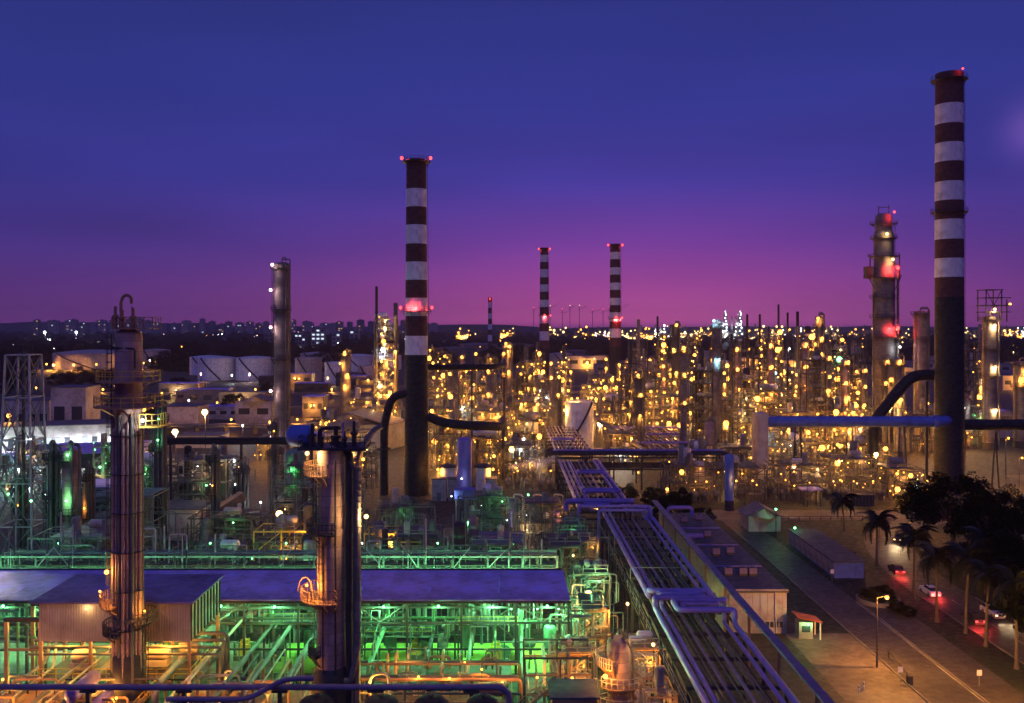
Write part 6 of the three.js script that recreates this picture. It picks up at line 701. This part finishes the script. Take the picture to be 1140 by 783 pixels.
{ const a = rng(66); // left: pale apartment blocks on the skyline
  for (let k = 0; k < 44; k++) { const px = 40 + k * 10.2 + a() * 6, d = 3300 + a() * 900; tower(px, d, 4 + a() * 6, 361 - a() * 6, 2000 + k, 'grey apartment block', 'along the left skyline', 0.1, a() < 0.5 ? 'lamp_window' : 'lamp_window_warm'); }
  for (const [px, top, w] of [[355, 366, 15], [335, 372, 12], [375, 371, 9], [395, 368, 10], [318, 373, 10], [300, 372, 10]]) tower(px, 1700, w, top, 2100 + px, 'blue grey slab block', 'behind the pinkish tanks', 0.25, 'lamp_window');
  for (const [px, py] of [[50, 370], [85, 370], [110, 381], [131, 380]]) { const d = 2000, t = thing('mast_light', 'brilliant white mast light', 'mast light', X(px, d), -d, { zone: 'low on the left skyline' }), h = Y(py, d); part(t, 'pole', new B().bar(V(0, 0, 0), V(0, h, 0), 1.2), 'dark_steel'); lamp(t, 0, h, 1.5, 'white', 3000, 3); } }
{ const a = rng(88); // centre and right: port cranes, far plants
  for (let k = 0; k < 10; k++) { const px = 590 + k * 11 + a() * 5, d = 3600, top = 348 - a() * 8, t = thing('port_crane', 'thin far harbour crane', 'crane', X(px, d), -d, { zone: 'between the far twin chimneys' }), h = Y(top, d); part(t, 'mast', new B().bar(V(0, 0, 0), V(0, h, 0), 1.8), 'dark_steel'); part(t, 'jib', new B().bar(V(-8, h * 0.86, 0), V(18 + a() * 18, h * (0.9 + a() * 0.3), 0), 1.1), 'dark_steel'); lamp(t, 0, h, 2, a() < 0.5 ? 'red' : 'warm', 0, 1.6); }
  const plant = (px, d, w, top, seed, label, n, kind, zone = '') => { const b = rng(seed), t = thing('far_plant', label, 'plant', X(px, d), -d, { zone }), W = w * d / 1000, f = new B(), hh = Y(top, d); for (let k = 0; k < 5; k++) { const x = -W / 2 + W * (k + 0.5) / 5, h = hh * (0.35 + 0.65 * b()); f.bar(V(x, 0, 0), V(x, h, 0), W * 0.03 + 2); f.bar(V(-W / 2, h * 0.5, 0), V(W / 2, h * 0.5, 0), 3); } part(t, 'frame', f, 'steel', { stuff: true }); part(t, 'hall', new B().range(-W / 2, W / 2, 0, hh * 0.35, -14, -2), 'cream_paint'); for (let k = 0; k < n; k++) lamp(t, (b() - 0.5) * W, 3 + b() * b() * hh * 0.85, 6, b() < 0.8 ? kind : 'warm', k < 2 ? 5000 : 0, (0.0006 + b() * b() * 0.0011) * d); };
  plant(810, 2400, 24, 352, 1, 'brilliant white lit far plant with twin towers', 26, 'white'); for (const px of [806.5, 823]) { const d = 2400, h = Y(347, d), t = thing('far_tower', 'pointed white lit tower of the far plant', 'tower', X(px, d), -d + 10, { zone: 'on the right skyline' }), f = new B(); for (const [u, v] of [[-1, -1], [1, -1], [1, 1], [-1, 1]]) f.bar(V(u * 9, 0, v * 9), V(u * 2, h, v * 2), 2); for (let k = 1; k < 6; k++) f.box(0, h * k / 6, 0, 18 - 14 * k / 6, 1.4, 18 - 14 * k / 6); part(t, 'frame', f, 'galvanised'); for (let k = 0; k < 9; k++) lamp(t, (k % 2 ? 3 : -3) * (1 - k / 10), h * (0.15 + 0.85 * k / 8), 8 - 6 * k / 9, 'white', k % 4 ? 0 : 4000, 2.2 - k * 0.1); }
  [[736, 16, 358, 'white'], [700, 26, 359, 'warm'], [775, 26, 360, 'warm'], [870, 14, 357, 'white'], [845, 20, 360, 'warm'], [890, 12, 359, 'white'], [925, 20, 361, 'warm'], [955, 20, 360, 'sodium'], [1000, 26, 360, 'warm'], [1085, 22, 360, 'warm'], [1125, 24, 361, 'sodium'], [1050, 24, 360, 'warm'], [975, 24, 361, 'warm'], [905, 20, 362, 'sodium'], [860, 22, 361, 'warm'], [790, 20, 362, 'sodium'], [755, 20, 361, 'warm'], [718, 20, 362, 'sodium'], [670, 20, 362, 'pink'], [1140, 20, 360, 'white'], [650, 24, 360, 'sodium'], [565, 18, 360, 'sodium'], [515, 14, 360, 'sodium'], [620, 20, 361, 'warm']].forEach(([px, w, top, k], i) => plant(px, 2500 + (i % 4) * 160, w, top, 20 + i, 'glittering far plant', 24, k, 'along the centre and right skyline')); }
// mid-left street lamps and small extra plant lights
[[40, 432, 'sodium'], [98, 470, 'sodium'], [213, 428, 'sodium'], [180, 438, 'sodium'], [245, 436, 'sodium'], [258, 418, 'white'], [210, 446, 'white'], [20, 500, 'green'], [50, 505, 'white'], [128, 430, 'sodium'], [300, 470, 'sodium'], [270, 474, 'white'], [262, 540, 'white'], [290, 560, 'white'], [345, 498, 'sodium'], [350, 470, 'sodium'], [362, 455, 'sodium'], [206, 500, 'white']].forEach(([px, py, k], i) => { const d = D(py, 6), t = thing('yard_lamp', 'slim yard lamp', 'lamp', X(px, d), -d, { zone: 'in the yards on the left' }); part(t, 'pole', new B().bar(V(0, 0, -0.2), V(0, 6, -0.2), 0.16), 'dark_steel'); lamp(t, 0, 6.1, 0, k, 130, 0.0011 * d); });

finishLabels();
console.log('lights', lampCount, 'things', registry.length);
renderer.render(scene, camera);
